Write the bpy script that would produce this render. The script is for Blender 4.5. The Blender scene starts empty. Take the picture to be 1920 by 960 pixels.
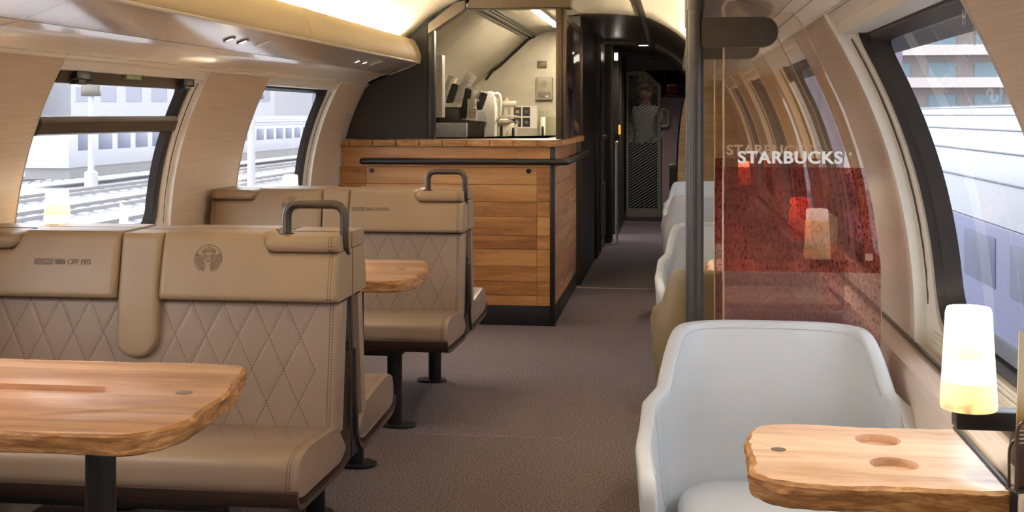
import bpy, bmesh, math, random
from mathutils import Vector, Matrix, noise as mnoise
S = bpy.context.scene
random.seed(7)
R = math.radians
PI = math.pi
# ------------------------------------------------------------------ camera, world, exposure
cam = bpy.data.cameras.new('camera')
camo = bpy.data.objects.new('camera', cam)
S.collection.objects.link(camo)
camo.location = (0, 0, 1.25)
camo.rotation_euler = (R(90), 0, math.atan(302 / 2300))
cam.sensor_width = 36
cam.lens = 36 * 2300 / 1920
cam.shift_y = -(480 - 216) / 1920
cam.clip_start = .05
cam.clip_end = 600
S.camera = camo
S.view_settings.view_transform = 'Standard'
S.view_settings.look = 'None'
S.view_settings.gamma = 1
S.view_settings.use_curve_mapping = False
EXPOSURE = 1.0
SKY = 2.4          # overcast daylight
COVE = 78        # fluorescent tubes in the ceiling coves
GALLEY = 90
SPOT = 6
LAMP = 3.4
S.view_settings.exposure = EXPOSURE
world = bpy.data.worlds.new('sky')
S.world = world
world.use_nodes = True
wn = world.node_tree.nodes
bg = wn['Background']
bg.inputs[1].default_value = SKY
tc = wn.new('ShaderNodeTexCoord')
mp = wn.new('ShaderNodeMapping')
mp.inputs['Scale'].default_value = (2, 2, 5)
nz = wn.new('ShaderNodeTexNoise')
nz.inputs['Scale'].default_value = 1.6
cr = wn.new('ShaderNodeValToRGB')
cr.color_ramp.elements[0].color = (.80, .88, 1, 1)
cr.color_ramp.elements[1].color = (1, .99, .97, 1)
wl = world.node_tree.links
wl.new(tc.outputs['Generated'], mp.inputs[0]); wl.new(mp.outputs[0], nz.inputs[0])
wl.new(nz.outputs[0], cr.inputs[0])
sx_ = wn.new('ShaderNodeSeparateXYZ'); wl.new(tc.outputs['Generated'], sx_.inputs[0])
mr = wn.new('ShaderNodeMapRange'); wl.new(sx_.outputs[0], mr.inputs[0])          # the brighter half of the cloud cover is on the left
for i_, v_ in ((1, -1), (2, 1), (3, SKY * 1.7), (4, SKY * .85)): mr.inputs[i_].default_value = v_
wl.new(mr.outputs[0], bg.inputs[1]); wl.new(cr.outputs[0], bg.inputs[0])
cy = S.cycles
cy.max_bounces = 10; cy.diffuse_bounces = 5; cy.glossy_bounces = 5; cy.transparent_max_bounces = 16
cy.transmission_bounces = 8
cy.sample_clamp_indirect = 6
cy.use_denoising = True
cy.caustics_reflective = False; cy.caustics_refractive = False

# ------------------------------------------------------------------ materials
def C(r, g, b):
    f = lambda v: ((v / 255 + .055) / 1.055) ** 2.4 if v > 10 else v / 255 / 12.92
    return (f(r), f(g), f(b), 1)

class NT:
    """small helper to write node trees"""
    def __init__(s, name):
        s.m = bpy.data.materials.new(name); s.m.use_nodes = True
        s.n = s.m.node_tree.nodes; s.l = s.m.node_tree.links
        s.b = s.n['Principled BSDF']; s.out = s.n['Material Output']
        s._co = None
    def co(s):
        if s._co is None:
            s._co = s.n.new('ShaderNodeTexCoord').outputs['Object']
        return s._co
    def set(s, inp, v):
        if hasattr(v, 'is_linked') or isinstance(v, bpy.types.NodeSocket): s.l.new(v, inp)
        else: inp.default_value = v
    def math(s, op, a, b=0.0, c=0.0, clamp=False):
        n = s.n.new('ShaderNodeMath'); n.operation = op; n.use_clamp = clamp
        for i, v in enumerate((a, b, c)): s.set(n.inputs[i], v)
        return n.outputs[0]
    def mapping(s, scale=(1, 1, 1), rot=(0, 0, 0), src=None):
        n = s.n.new('ShaderNodeMapping'); n.inputs['Scale'].default_value = scale; n.inputs['Rotation'].default_value = rot
        s.l.new(src or s.co(), n.inputs[0]); return n.outputs[0]
    def noise(s, scale, vec=None, detail=3, rough=.5, dist=0):
        n = s.n.new('ShaderNodeTexNoise'); n.inputs['Scale'].default_value = scale; n.inputs['Detail'].default_value = detail
        n.inputs['Roughness'].default_value = rough; n.inputs['Distortion'].default_value = dist
        s.l.new(vec or s.co(), n.inputs[0]); return n.outputs[0]
    def ramp(s, f, stops):
        n = s.n.new('ShaderNodeValToRGB'); e = n.color_ramp.elements
        while len(e) < len(stops): e.new(.5)
        for i, (p, c) in enumerate(stops): e[i].position = p; e[i].color = c
        s.l.new(f, n.inputs[0]); return n.outputs[0]
    def mix(s, f, a, b, mode='MIX'):
        n = s.n.new('ShaderNodeMix'); n.data_type = 'RGBA'; n.blend_type = mode
        s.set(n.inputs[0], f); s.set(n.inputs[6], a); s.set(n.inputs[7], b); return n.outputs[2]
    def bump(s, h, strength=.2, dist=.01):
        n = s.n.new('ShaderNodeBump'); n.inputs['Strength'].default_value = strength; n.inputs['Distance'].default_value = dist
        s.l.new(h, n.inputs['Height']); s.l.new(n.outputs[0], s.b.inputs['Normal'])
    def xyz(s, src=None):
        n = s.n.new('ShaderNodeSeparateXYZ'); s.l.new(src or s.co(), n.inputs[0]); return n.outputs
    def fresnel(s, ior=1.5):
        """the same mirror from either side of a thin sheet"""
        fr = s.n.new('ShaderNodeFresnel'); bf = s.n.new('ShaderNodeNewGeometry').outputs['Backfacing']
        s.l.new(s.math('SUBTRACT', ior, s.math('MULTIPLY', bf, ior - 1 / ior)), fr.inputs[0]); return fr
    def island(s):
        return s.n.new('ShaderNodeNewGeometry').outputs['Random Per Island']
    def base(s, c): s.set(s.b.inputs['Base Color'], c)
    def par(s, rough=None, metal=None, spec=None, coat=None):
        if rough is not None: s.set(s.b.inputs['Roughness'], rough)
        if metal is not None: s.b.inputs['Metallic'].default_value = metal
        if spec is not None: s.b.inputs['Specular IOR Level'].default_value = spec
        if coat is not None: s.b.inputs['Coat Weight'].default_value = coat; s.b.inputs['Coat Roughness'].default_value = .08

def plain(name, col, rough=.5, metal=0, spec=.5, nscale=40, namt=.06, bump=0, coat=None):
    t = NT(name)
    f = t.noise(nscale)
    d = tuple(v * (1 - namt) for v in col[:3]) + (1,)
    u = tuple(min(1, v * (1 + namt)) for v in col[:3]) + (1,)
    t.base(t.ramp(f, [(.3, d), (.7, u)]))
    t.par(rough, metal, spec, coat)
    if bump: t.bump(f, bump, .005)
    return t.m

def emit(name, col, strength):
    t = NT(name); t.base((0, 0, 0, 1))
    t.b.inputs['Emission Color'].default_value = col; t.b.inputs['Emission Strength'].default_value = strength
    return t.m

def laminate(name, c0, c1, rough=.38, metal=.0, axis='y'):
    """fine streaky panel finish; streaks run along the axis"""
    t = NT(name)
    sc = {'y': (30, 1.6, 170), 'x': (1.6, 30, 170), 'z': (120, 120, 2)}[axis]
    f = t.noise(2.2, t.mapping(sc), 4, .65)
    g = t.noise(7, t.mapping(sc), 2, .5)
    h = t.math('ADD', t.math('MULTIPLY', f, .7), t.math('MULTIPLY', g, .3))
    t.base(t.ramp(h, [(.32, c0), (.68, c1)])); t.par(rough, metal)
    t.bump(h, .06, .002)
    return t.m

def leather(name, col, stitch, quilt=None, rough=.42):
    """quilt: None | 'back' | 'seat': stitched diamonds in object x-z or x-y"""
    t = NT(name)
    grain = t.noise(260, None, 2)
    big = t.noise(5, None, 2)
    d = tuple(v * .93 for v in col[:3]) + (1,); u = tuple(v * 1.06 for v in col[:3]) + (1,)
    c = t.ramp(big, [(.3, d), (.7, u)])
    if quilt == 'edge':
        x, y, z = t.xyz(); ax = t.math('ABSOLUTE', x)
        e = t.math('MAXIMUM', *[t.math('LESS_THAN', t.math('ABSOLUTE', t.math('SUBTRACT', ax, v)), .0013) for v in (.531, .538)])
        e = t.math('MULTIPLY', e, t.math('LESS_THAN', t.math('FRACT', t.math('DIVIDE', t.math('ADD', z, y), .0085)), .62))
        c = t.mix(e, c, stitch)
    elif quilt:
        x, y, z = t.xyz()
        ax = t.math('ABSOLUTE', x)
        w = z if quilt == 'back' else y
        off = .745 if quilt == 'back' else -.165
        per = .172 if quilt == 'back' else .20
        X = t.math('DIVIDE', t.math('SUBTRACT', ax, .058), .0875)
        Z = t.math('DIVIDE', t.math('SUBTRACT', off, w) if quilt == 'back' else t.math('SUBTRACT', off, w), per)
        def line(op):
            q = t.math(op, X, Z)
            fr = t.math('ABSOLUTE', t.math('SUBTRACT', t.math('FRACT', t.math('ADD', q, 20.5)), .5))
            return fr
        m = t.math('MINIMUM', line('ADD'), line('SUBTRACT'))
        on = t.math('LESS_THAN', m, .014)
        dash = t.math('LESS_THAN', t.math('FRACT', t.math('DIVIDE', w, .0070)), .62)
        inx = t.math('MULTIPLY', t.math('GREATER_THAN', ax, .056), t.math('LESS_THAN', ax, .497))
        on = t.math('MULTIPLY', t.math('MULTIPLY', on, dash), inx)
        if quilt == 'seat':
            on = t.math('MULTIPLY', on, t.math('GREATER_THAN', w, -.166 - .20))
            on = t.math('MULTIPLY', on, t.math('GREATER_THAN', z, .42))
        # edge seams: a double stitched line near the ends
        e1 = t.math('LESS_THAN', t.math('ABSOLUTE', t.math('SUBTRACT', ax, .530)), .0014)
        e2 = t.math('LESS_THAN', t.math('ABSOLUTE', t.math('SUBTRACT', ax, .537)), .0014)
        e = t.math('MULTIPLY', t.math('MAXIMUM', e1, e2), t.math('LESS_THAN', t.math('FRACT', t.math('DIVIDE', t.math('ADD', z, y), .0085)), .62))
        on = t.math('MAXIMUM', on, e)
        c = t.mix(on, c, stitch)
    t.base(c); t.par(rough, 0, .45)
    t.bump(grain, .10, .002)
    return t.m

def wood(name, cols, grain_axis='x', island=False, rough=.45, strips=None, knots=True, s=1.0, amt=1.0):
    t = NT(name)
    st = {'x': (1.0, 9, 9), 'y': (9, 1.0, 9), 'z': (9, 9, 1.0)}[grain_axis]
    st = tuple(v * s for v in st)
    vec = t.mapping(st)
    if island:
        r = t.island()
        add = t.n.new('ShaderNodeVectorMath'); add.operation = 'ADD'
        cmb = t.n.new('ShaderNodeCombineXYZ')
        for i in range(3): t.l.new(t.math('MULTIPLY', r, 37.0 + 11 * i), cmb.inputs[i])
        t.l.new(vec, add.inputs[0]); t.l.new(cmb.outputs[0], add.inputs[1]); vec = add.outputs[0]
    elif strips:
        x, y, z = t.xyz()
        w = y if grain_axis == 'x' else x
        fl = t.math('FLOOR', t.math('DIVIDE', w, strips))
        wnz = t.n.new('ShaderNodeTexWhiteNoise'); wnz.noise_dimensions = '1D'; t.l.new(fl, wnz.inputs['W'])
        r = wnz.outputs[0]
    else: r = None
    big = t.noise(1.7, vec, 5, .6, .8)
    fine = t.noise(26, vec, 3, .6)
    g = t.math('ADD', t.math('MULTIPLY', big, .75), t.math('MULTIPLY', fine, .25))
    if r is not None:
        g = t.math('ADD', g, t.math('MULTIPLY', t.math('SUBTRACT', r, .5), .22))
    c = t.ramp(g, [(.28, cols[0]), (.5, cols[1]), (.72, cols[2])])
    if knots:
        k = t.n.new('ShaderNodeTexVoronoi'); k.inputs['Scale'].default_value = .9
        t.l.new(t.mapping((2.0, 3.2, 3.2) if grain_axis == 'x' else (3.2, 2.0, 3.2)), k.inputs[0])
        kf = t.math('LESS_THAN', t.math('ADD', k.outputs[0], t.math('MULTIPLY', fine, .1)), .085)
        c = t.mix(t.math('MULTIPLY', kf, .75), c, tuple(v * .35 for v in cols[0][:3]) + (1,))
    t.base(c); t.par(rough, 0, .5)
    t.bump(g, .12, .003)
    return t.m

def barkwood(name, c0, c1, c2):
    t = NT(name)
    f = t.noise(14, t.mapping((1, 1, 7)), 6, .7, .6)
    g = t.noise(5, None, 4, .6)
    h = t.math('ADD', t.math('MULTIPLY', f, .65), t.math('MULTIPLY', g, .35))
    t.base(t.ramp(h, [(.32, c0), (.5, c1), (.68, c2)])); t.par(.6)
    t.bump(f, .6, .008)
    return t.m

def glassy(name, tint, refl=1.0, rough=0.0):
    """thin architectural pane: tinted transparency under a fresnel mirror"""
    t = NT(name); t.n.remove(t.b)
    tr = t.n.new('ShaderNodeBsdfTransparent'); t.set(tr.inputs[0], tint)
    gl = t.n.new('ShaderNodeBsdfGlossy'); gl.inputs['Roughness'].default_value = rough
    fr = t.fresnel()
    mx = t.n.new('ShaderNodeMixShader')
    t.l.new(t.math('MULTIPLY', fr.outputs[0], refl, clamp=True), mx.inputs[0])
    t.l.new(tr.outputs[0], mx.inputs[1]); t.l.new(gl.outputs[0], mx.inputs[2])
    t.l.new(mx.outputs[0], t.out.inputs[0])
    return t.m

M = {}
TAUPE = C(141, 121, 105)
STITCH = C(82, 62, 56)
M['leather'] = leather('taupe_leather', TAUPE, STITCH)
M['leather_head'] = leather('tan_leather', C(148, 124, 96), STITCH, 'edge')
M['quilt_back'] = leather('quilted_leather_back', TAUPE, STITCH, 'back')
M['quilt_seat'] = leather('quilted_leather_seat', TAUPE, STITCH, 'seat')
M['shell'] = plain('dark_brown_shell', C(66, 50, 42), .5)
M['emboss'] = plain('embossed_leather', C(112, 90, 70), .55)
M['piping'] = plain('leather_piping', C(132, 108, 88), .5)
M['black'] = plain('black_metal', C(30, 30, 33), .42, .3)
M['black_matt'] = plain('black_matt', C(28, 25, 24), .7)
M['bronze'] = plain('bronze_metal', C(88, 78, 66), .35, .7)
M['handle'] = plain('grey_brown_metal', C(70, 62, 54), .38, .5)
M['pole'] = plain('dark_grey_pole', C(60, 56, 54), .36, .3)
M['steel'] = plain('brushed_steel', C(206, 198, 180), .38, .45, nscale=8, namt=.08)
M['steel_dark'] = plain('dark_steel', C(92, 88, 80), .3, .8)
M['chair'] = leather('pale_grey_leather', C(195, 198, 201), C(160, 160, 158), None, .45)
M['chair_pipe'] = plain('pale_piping', C(190, 192, 192), .5)
M['laminate'] = laminate('beige_laminate', C(192, 172, 154), C(218, 200, 182), .42)
M['laminate_right'] = laminate('linen_laminate', C(204, 186, 170), C(230, 215, 200), .34, .12)
M['cream'] = plain('cream_plastic', C(250, 242, 226), .22, 0, .5, coat=.4, namt=.02)
M['gloss_under'] = plain('gloss_underside', C(226, 212, 194), .16, 0, .6, coat=.6, namt=.03)
M['ceiling'] = laminate('cream_ceiling', C(232, 220, 194), C(246, 236, 212), .5)
M['fascia'] = laminate('linen_fascia', C(214, 196, 158), C(228, 210, 172), .6, 0, 'z')
M['white'] = plain('white_plastic', C(232, 228, 218), .3, namt=.02)
M['white_cup'] = plain('white_paper', C(238, 232, 222), .55, namt=.02)
M['rubber'] = plain('window_rubber', C(26, 25, 28), .42)
M['dark_frame'] = plain('dark_window_frame', C(52, 45, 38), .35)
M['carpet'] = None
M['wood_plank'] = wood('oak_planks', [C(116, 70, 32), C(166, 112, 60), C(196, 146, 92)], 'x', True)
M['wood_plank_y'] = wood('oak_planks_side', [C(128, 84, 54), C(172, 124, 88), C(200, 156, 118)], 'y', True)
M['wood_light'] = wood('pale_oak_panel', [C(190, 156, 112), C(222, 190, 144), C(238, 210, 170)], 'x', True)
M['wood_top'] = wood('oak_table_top', [C(138, 98, 74), C(182, 140, 110), C(208, 172, 142)], 'x', False, .32, .105)
M['wood_top_pale'] = wood('pale_oak_table_top', [C(182, 146, 120), C(218, 188, 162), C(234, 212, 192)], 'x', False, .30, .10)
M['bark'] = barkwood('live_edge', C(74, 44, 22), C(152, 106, 58), C(216, 174, 118))
M['bark_top'] = barkwood('counter_edge', C(110, 70, 36), C(170, 122, 74), C(206, 164, 116))
M['plug'] = plain('grey_plug', C(120, 106, 98), .4, .3)
M['lens'] = emit('downlight_lens', (1, .93, .8, 1), 14)
M['tube'] = emit('fluorescent_tube', (1, .86, .66, 1), COVE)
M['galley_tube'] = emit('galley_tube', (1, .85, .62, 1), GALLEY)
M['pane'] = glassy('window_pane', (.96, .98, 1, 1), .8)
M['smoke'] = glassy('smoked_pane', (.16, .15, .15, 1), 1)
M['clear'] = glassy('clear_glass', (.9, .93, .92, 1), 1.5)
M['letter'] = plain('white_lettering', C(250, 248, 244), .5, namt=.01)
M['screen'] = plain('blue_grey_panel', C(218, 222, 232), .5, .0)
M['purple'] = plain('mauve_wall', C(150, 128, 134), .5)
M['sign'] = plain('navy_sign', C(26, 28, 40), .4)
M['menu'] = None

def carpet():
    t = NT('carpet')
    f = t.noise(170, None, 2, .7); g = t.noise(2.5, None, 3); k = t.noise(420, None, 1)
    h = t.math('ADD', t.math('MULTIPLY', f, .6), t.math('MULTIPLY', k, .4))
    c = t.ramp(h, [(.40, C(58, 51, 55)), (.5, C(104, 95, 99)), (.60, C(166, 154, 156))])
    c = t.mix(t.math('MULTIPLY', g, .35), c, C(96, 86, 92))
    t.base(c); t.par(.95, 0, .15); t.bump(h, .5, .006); return t.m
M['carpet'] = carpet()

def menu_card():
    t = NT('menu_card'); x, y, z = t.xyz()
    t.base(t.ramp(t.math('DIVIDE', z, .19), [(.30, C(70, 46, 42)), (.46, C(110, 82, 52)), (.60, C(214, 182, 120)), (.78, C(252, 240, 206))]))
    t.par(.35); return t.m
M['menu'] = menu_card()

def lamp_mat():
    t = NT('lamp_shade_glow'); x, y, z = t.xyz()
    q = t.math('DIVIDE', z, .158)
    n = t.n.new('ShaderNodeValToRGB'); n.color_ramp.interpolation = 'CONSTANT'
    e = n.color_ramp.elements
    while len(e) < 4: e.new(.5)
    for i, (p, c) in enumerate([(0, (1, .60, .17, 1)), (.27, (1, .82, .46, 1)), (.52, (1, .64, .22, 1)), (.765, (1, .90, .70, 1))]):
        e[i].position = p; e[i].color = c
    t.l.new(q, n.inputs[0])
    st = t.ramp(q, [(0, (.20,) * 3 + (1,)), (.25, (.26,) * 3 + (1,)), (.55, (.36,) * 3 + (1,)), (1, (.8, .8, .8, 1))])
    stain = t.ramp(t.noise(38, None, 4), [(.38, (.35,) * 3 + (1,)), (.52, (1, 1, 1, 1))])
    low = t.math('LESS_THAN', q, .10)
    t.base((.8, .7, .5, 1))
    t.l.new(t.mix(low, n.outputs[0], t.mix(1.0, n.outputs[0], stain, 'MULTIPLY')), t.b.inputs['Emission Color'])
    t.l.new(t.math('MULTIPLY', st, LAMP), t.b.inputs['Emission Strength'])
    return t.m
M['lamp'] = lamp_mat()

def partition_mat():
    """tinted film on a clear pane: red band, brown haze below, faint tan above (bands are printed film)"""
    t = NT('printed_partition_glass'); t.n.remove(t.b)
    x, y, z = t.xyz()
    sp = t.noise(2.0, t.mapping((96, 96, 46)), 4, .65)
    sp2 = t.noise(2.0, t.mapping((170, 170, 90)), 3, .6)
    dark = t.ramp(sp, [(.55, (1, 1, 1, 1)), (.61, (.45, .20, .24, 1))])
    fine = t.ramp(sp2, [(.52, (1, 1, 1, 1)), (.66, (.66, .40, .42, 1))])
    cloud = t.ramp(t.noise(14, t.mapping((1, 1, .5)), 5, .7), [(.32, (.62, .38, .36, 1)), (.68, (.92, .70, .64, 1))])
    spk = t.mix(1.0, dark, fine, 'MULTIPLY')
    red = t.mix(1.0, t.mix(1.0, cloud, (.92, .70, .66, 1), 'MULTIPLY'), spk, 'MULTIPLY')
    low = t.mix(1.0, (.82, .68, .66, 1), t.mix(.55, (1, 1, 1, 1), spk), 'MULTIPLY')
    c = t.mix(t.math('GREATER_THAN', z, .875), low, red)
    c = t.mix(t.math('GREATER_THAN', z, 1.125), c, (.97, .90, .80, 1))
    c = t.mix(t.math('GREATER_THAN', z, 1.365), c, (.98, .96, .93, 1))
    tr = t.n.new('ShaderNodeBsdfTransparent'); t.l.new(c, tr.inputs[0])
    df = t.n.new('ShaderNodeBsdfDiffuse'); t.l.new(t.mix(1.0, c, (.85, .62, .58, 1), 'MULTIPLY'), df.inputs[0])
    m1 = t.n.new('ShaderNodeMixShader')
    inred = t.math('LESS_THAN', z, 1.125)
    t.l.new(t.math('ADD', .03, t.math('MULTIPLY', inred, .10)), m1.inputs[0])
    t.l.new(tr.outputs[0], m1.inputs[1]); t.l.new(df.outputs[0], m1.inputs[2])
    gl = t.n.new('ShaderNodeBsdfGlossy'); gl.inputs['Roughness'].default_value = .015
    fr = t.fresnel()
    mx = t.n.new('ShaderNodeMixShader'); t.l.new(t.math('MULTIPLY', fr.outputs[0], 1.7, clamp=True), mx.inputs[0])
    t.l.new(m1.outputs[0], mx.inputs[1]); t.l.new(gl.outputs[0], mx.inputs[2])
    t.l.new(mx.outputs[0], t.out.inputs[0])
    return t.m
M['partition'] = partition_mat()

# ------------------------------------------------------------------ mesh helpers
class MB:
    def __init__(s): s.bm = bmesh.new()
    def box(s, x0, x1, y0, y1, z0, z1, bev=0, seg=2, mi=0):
        r = bmesh.ops.create_cube(s.bm, size=1)
        for v in r['verts']:
            v.co = Vector(((x0 + x1) / 2 + v.co.x * (x1 - x0), (y0 + y1) / 2 + v.co.y * (y1 - y0), (z0 + z1) / 2 + v.co.z * (z1 - z0)))
        fs = set(f for v in r['verts'] for f in v.link_faces)
        for f in fs: f.material_index = mi
        if bev:
            es = list(set(e for v in r['verts'] for e in v.link_edges))
            g = bmesh.ops.bevel(s.bm, geom=es, offset=bev, segments=seg, profile=.5, affect='EDGES')
            for f in g['faces']: f.material_index = mi
        return s
    def loops(s, loops, closed=True, cap0=False, cap1=False, mi=0):
        vs = [[s.bm.verts.new(p) for p in L] for L in loops]
        n = len(vs[0])
        for a, b in zip(vs, vs[1:]):
            for i in range(n if closed else n - 1):
                j = (i + 1) % n
                try: f = s.bm.faces.new((a[i], a[j], b[j], b[i])); f.material_index = mi
                except ValueError: pass
        if cap0: f = s.bm.faces.new(list(reversed(vs[0]))); f.material_index = mi
        if cap1: f = s.bm.faces.new(vs[-1]); f.material_index = mi
        return vs
    def tube(s, pts, r, n=10, closed=False, mi=0):
        P = [Vector(p) for p in pts]; k = len(P); L = []
        rr = r if isinstance(r, (list, tuple)) else [r] * k
        up = None
        for i in range(k):
            a = P[i - 1] if (i or closed) else P[i]; b = P[(i + 1) % k] if (i < k - 1 or closed) else P[i]
            t = (b - a).normalized()
            if up is None:
                up = Vector((0, 0, 1)) if abs(t.z) < .9 else Vector((1, 0, 0))
            u = (up - t * up.dot(t))
            if u.length < 1e-4: u = t.orthogonal()
            u.normalize(); up = u; w = t.cross(u)
            L.append([P[i] + (u * math.cos(2 * PI * j / n) + w * math.sin(2 * PI * j / n)) * rr[i] for j in range(n)])
        if closed: L.append(L[0])
        s.loops(L, True, not closed, not closed, mi)
        return s
    def lathe(s, prof, n=24, c=(0, 0, 0), mi=0, cap=True):
        L = [[(c[0] + r * math.cos(2 * PI * j / n), c[1] + r * math.sin(2 * PI * j / n), c[2] + z) for j in range(n)] for r, z in prof]
        s.loops(L, True, cap, cap, mi); return s
    def cyl(s, a, b, r, n=16, mi=0): return s.tube([a, b], r, n, mi=mi)
    def prism(s, poly, axis, a, b, bev=0, seg=3, mi=0):
        """poly of 2d points extruded along axis ('x': (y,z), 'y': (x,z), 'z': (x,y))"""
        f = {'x': lambda p, t: (t, p[0], p[1]), 'y': lambda p, t: (p[0], t, p[1]), 'z': lambda p, t: (p[0], p[1], t)}[axis]
        v0 = [s.bm.verts.new(f(p, a)) for p in poly]; v1 = [s.bm.verts.new(f(p, b)) for p in poly]
        f0 = s.bm.faces.new(v0); f1 = s.bm.faces.new(list(reversed(v1)))
        n = len(poly); fs = [f0, f1]
        for i in range(n):
            j = (i + 1) % n; fs.append(s.bm.faces.new((v0[j], v0[i], v1[i], v1[j])))
        for q in fs: q.material_index = mi
        if bev:
            es = list(f0.edges) + list(f1.edges)
            g = bmesh.ops.bevel(s.bm, geom=es, offset=bev, segments=seg, profile=.5, affect='EDGES')
            for q in g['faces']: q.material_index = mi
        return s
    def grid(s, fn, nu, nv, mi=0):
        V = [[s.bm.verts.new(fn(i / nu, j / nv)) for i in range(nu + 1)] for j in range(nv + 1)]
        for j in range(nv):
            for i in range(nu):
                f = s.bm.faces.new((V[j][i], V[j][i + 1], V[j + 1][i + 1], V[j + 1][i])); f.material_index = mi
        return V
    def xform(s, fn):
        for v in s.bm.verts: v.co = Vector(fn(v.co))
        return s
    def build(s, name, mats, parent=None, angle=38, kind=None, recalc=True):
        me = bpy.data.meshes.new(name)
        if recalc: bmesh.ops.recalc_face_normals(s.bm, faces=s.bm.faces)
        s.bm.to_mesh(me); s.bm.free()
        for m in (mats if isinstance(mats, (list, tuple)) else [mats]): me.materials.append(m)
        for p in me.polygons: p.use_smooth = True
        me.set_sharp_from_angle(angle=R(angle))
        o = bpy.data.objects.new(name, me); S.collection.objects.link(o)
        if parent: o.parent = parent
        if kind: o['kind'] = kind
        return o

def tag(o, label, cat, group=None):
    o['label'] = label; o['category'] = cat
    if group: o['group'] = group
    return o
def thing(name, label, cat, loc=(0, 0, 0), rz=0, group=None):
    o = bpy.data.objects.new(name, None); S.collection.objects.link(o)
    o.location = loc; o.rotation_euler = (0, 0, rz); o.empty_display_size = .1
    return tag(o, label, cat, group)
def dup(o, loc=None, rz=None, label=None, group=None, parent=None):
    c = o.copy(); S.collection.objects.link(c)
    if parent: c.parent = parent
    if loc is not None: c.location = loc
    if rz is not None: c.rotation_euler = (0, 0, rz)
    if label: c['label'] = label
    if group: c['group'] = group
    for ch in list(o.children): dup(ch, parent=c)
    return c
def rrect(x0, x1, y0, y1, r, n=6):
    """rounded rectangle; r = (bl, br, tr, tl) or one number"""
    r = r if isinstance(r, (tuple, list)) else (r,) * 4
    out = []
    for (cx, cyy, a0, q) in ((x0 + r[0], y0 + r[0], 180, r[0]), (x1 - r[1], y0 + r[1], 270, r[1]), (x1 - r[2], y1 - r[2], 0, r[2]), (x0 + r[3], y1 - r[3], 90, r[3])):
        for i in range(n + 1):
            a = R(a0 + 90 * i / n); out.append((cx + q * math.cos(a), cyy + q * math.sin(a)))
    return out
def roundpts(P, r, n=6):
    """polyline with rounded corners"""
    P = [Vector(p) for p in P]; out = [P[0]]
    for i in range(1, len(P) - 1):
        a = (P[i - 1] - P[i]).normalized(); b = (P[i + 1] - P[i]).normalized()
        rr = min(r, (P[i - 1] - P[i]).length * .49, (P[i + 1] - P[i]).length * .49)
        A = P[i] + a * rr; B = P[i] + b * rr
        for k in range(n + 1):
            t = k / n; out.append(A * (1 - t) ** 2 + P[i] * 2 * t * (1 - t) + B * t * t)
    out.append(P[-1]); return out
def interp(tab, v):
    if v <= tab[0][0]: return tab[0][1]
    for (a, p), (b, q) in zip(tab, tab[1:]):
        if v <= b: return p + (q - p) * (v - a) / (b - a)
    return tab[-1][1]
def smooth_tab(tab):
    xs = [t[0] for t in tab]; ys = [t[1] for t in tab]
    def f(v):
        if v <= xs[0]: return ys[0]
        if v >= xs[-1]: return ys[-1]
        for i in range(len(xs) - 1):
            if v <= xs[i + 1]:
                h = xs[i + 1] - xs[i]; t = (v - xs[i]) / h
                m0 = (ys[i + 1] - ys[max(i - 1, 0)]) / (xs[i + 1] - xs[max(i - 1, 0)]) * h
                m1 = (ys[min(i + 2, len(xs) - 1)] - ys[i]) / (xs[min(i + 2, len(xs) - 1)] - xs[i]) * h
                return (2 * t ** 3 - 3 * t * t + 1) * ys[i] + (t ** 3 - 2 * t * t + t) * m0 + (-2 * t ** 3 + 3 * t * t) * ys[i + 1] + (t ** 3 - t * t) * m1
    return f
def text(name, s, size, parent, loc, rot, mat, bold=.0, extrude=.0005, align='CENTER', sx=1, spacing=1, fat=0):
    cu = bpy.data.curves.new(name, 'FONT'); cu.body = s; cu.size = size; cu.align_x = align; cu.align_y = 'CENTER'
    cu.offset = bold; cu.extrude = extrude; cu.space_character = spacing
    tmp = bpy.data.objects.new(name, cu); S.collection.objects.link(tmp)
    me = bpy.data.meshes.new_from_object(tmp.evaluated_get(bpy.context.evaluated_depsgraph_get()))
    bpy.data.objects.remove(tmp); bpy.data.curves.remove(cu)
    if fat:
        bm = bmesh.new()
        for k_, (dx, dz) in enumerate(((0, 0), (fat, 0), (-fat, 0), (0, fat * .5), (0, -fat * .5))):
            n0 = len(bm.verts); bm.from_mesh(me); bm.verts.ensure_lookup_table()
            for v in bm.verts[n0:]: v.co += Vector((dx, dz, -.00004 * k_))
        bm.to_mesh(me); bm.free()
    me.materials.clear(); me.materials.append(mat)
    o = bpy.data.objects.new(name, me); S.collection.objects.link(o); o.parent = parent
    o.location = loc; o.rotation_euler = rot; o.scale = (sx, 1, 1)
    return o

# ------------------------------------------------------------------ the car body
Y0, Y1 = -2.6, 17.1                      # the built length of the car
prof = smooth_tab([(0, 2.00), (.70, 2.02), (.85, 2.018), (1.0, 2.0), (1.15, 1.965), (1.30, 1.91), (1.445, 1.838), (1.50, 1.805)])
CX = -.73
def XL(z, o=0): return -prof(z) - o                     # left panel plane
def XR(z, o=0): return 2 * CX + prof(z) + o             # right panel plane
WL = [(-2.27, -1.08), (-.33, .86), (1.61, 2.80), (3.55, 4.74), (5.48, 6.67)]          # window openings left
WR = [(-2.12, -.93), (-.18, 1.01), (1.76, 2.95), (3.70, 4.89), (5.64, 6.83), (7.58, 8.77)]
ZS, ZT = .715, 1.44                     # sill and head; the right-hand heads sit a little higher
ZR = 1.487
b = MB(); b.box(-2.1, .7, Y0, Y1, -.06, 0)
fl = b.build('floor', M['carpet'], kind='structure')

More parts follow.
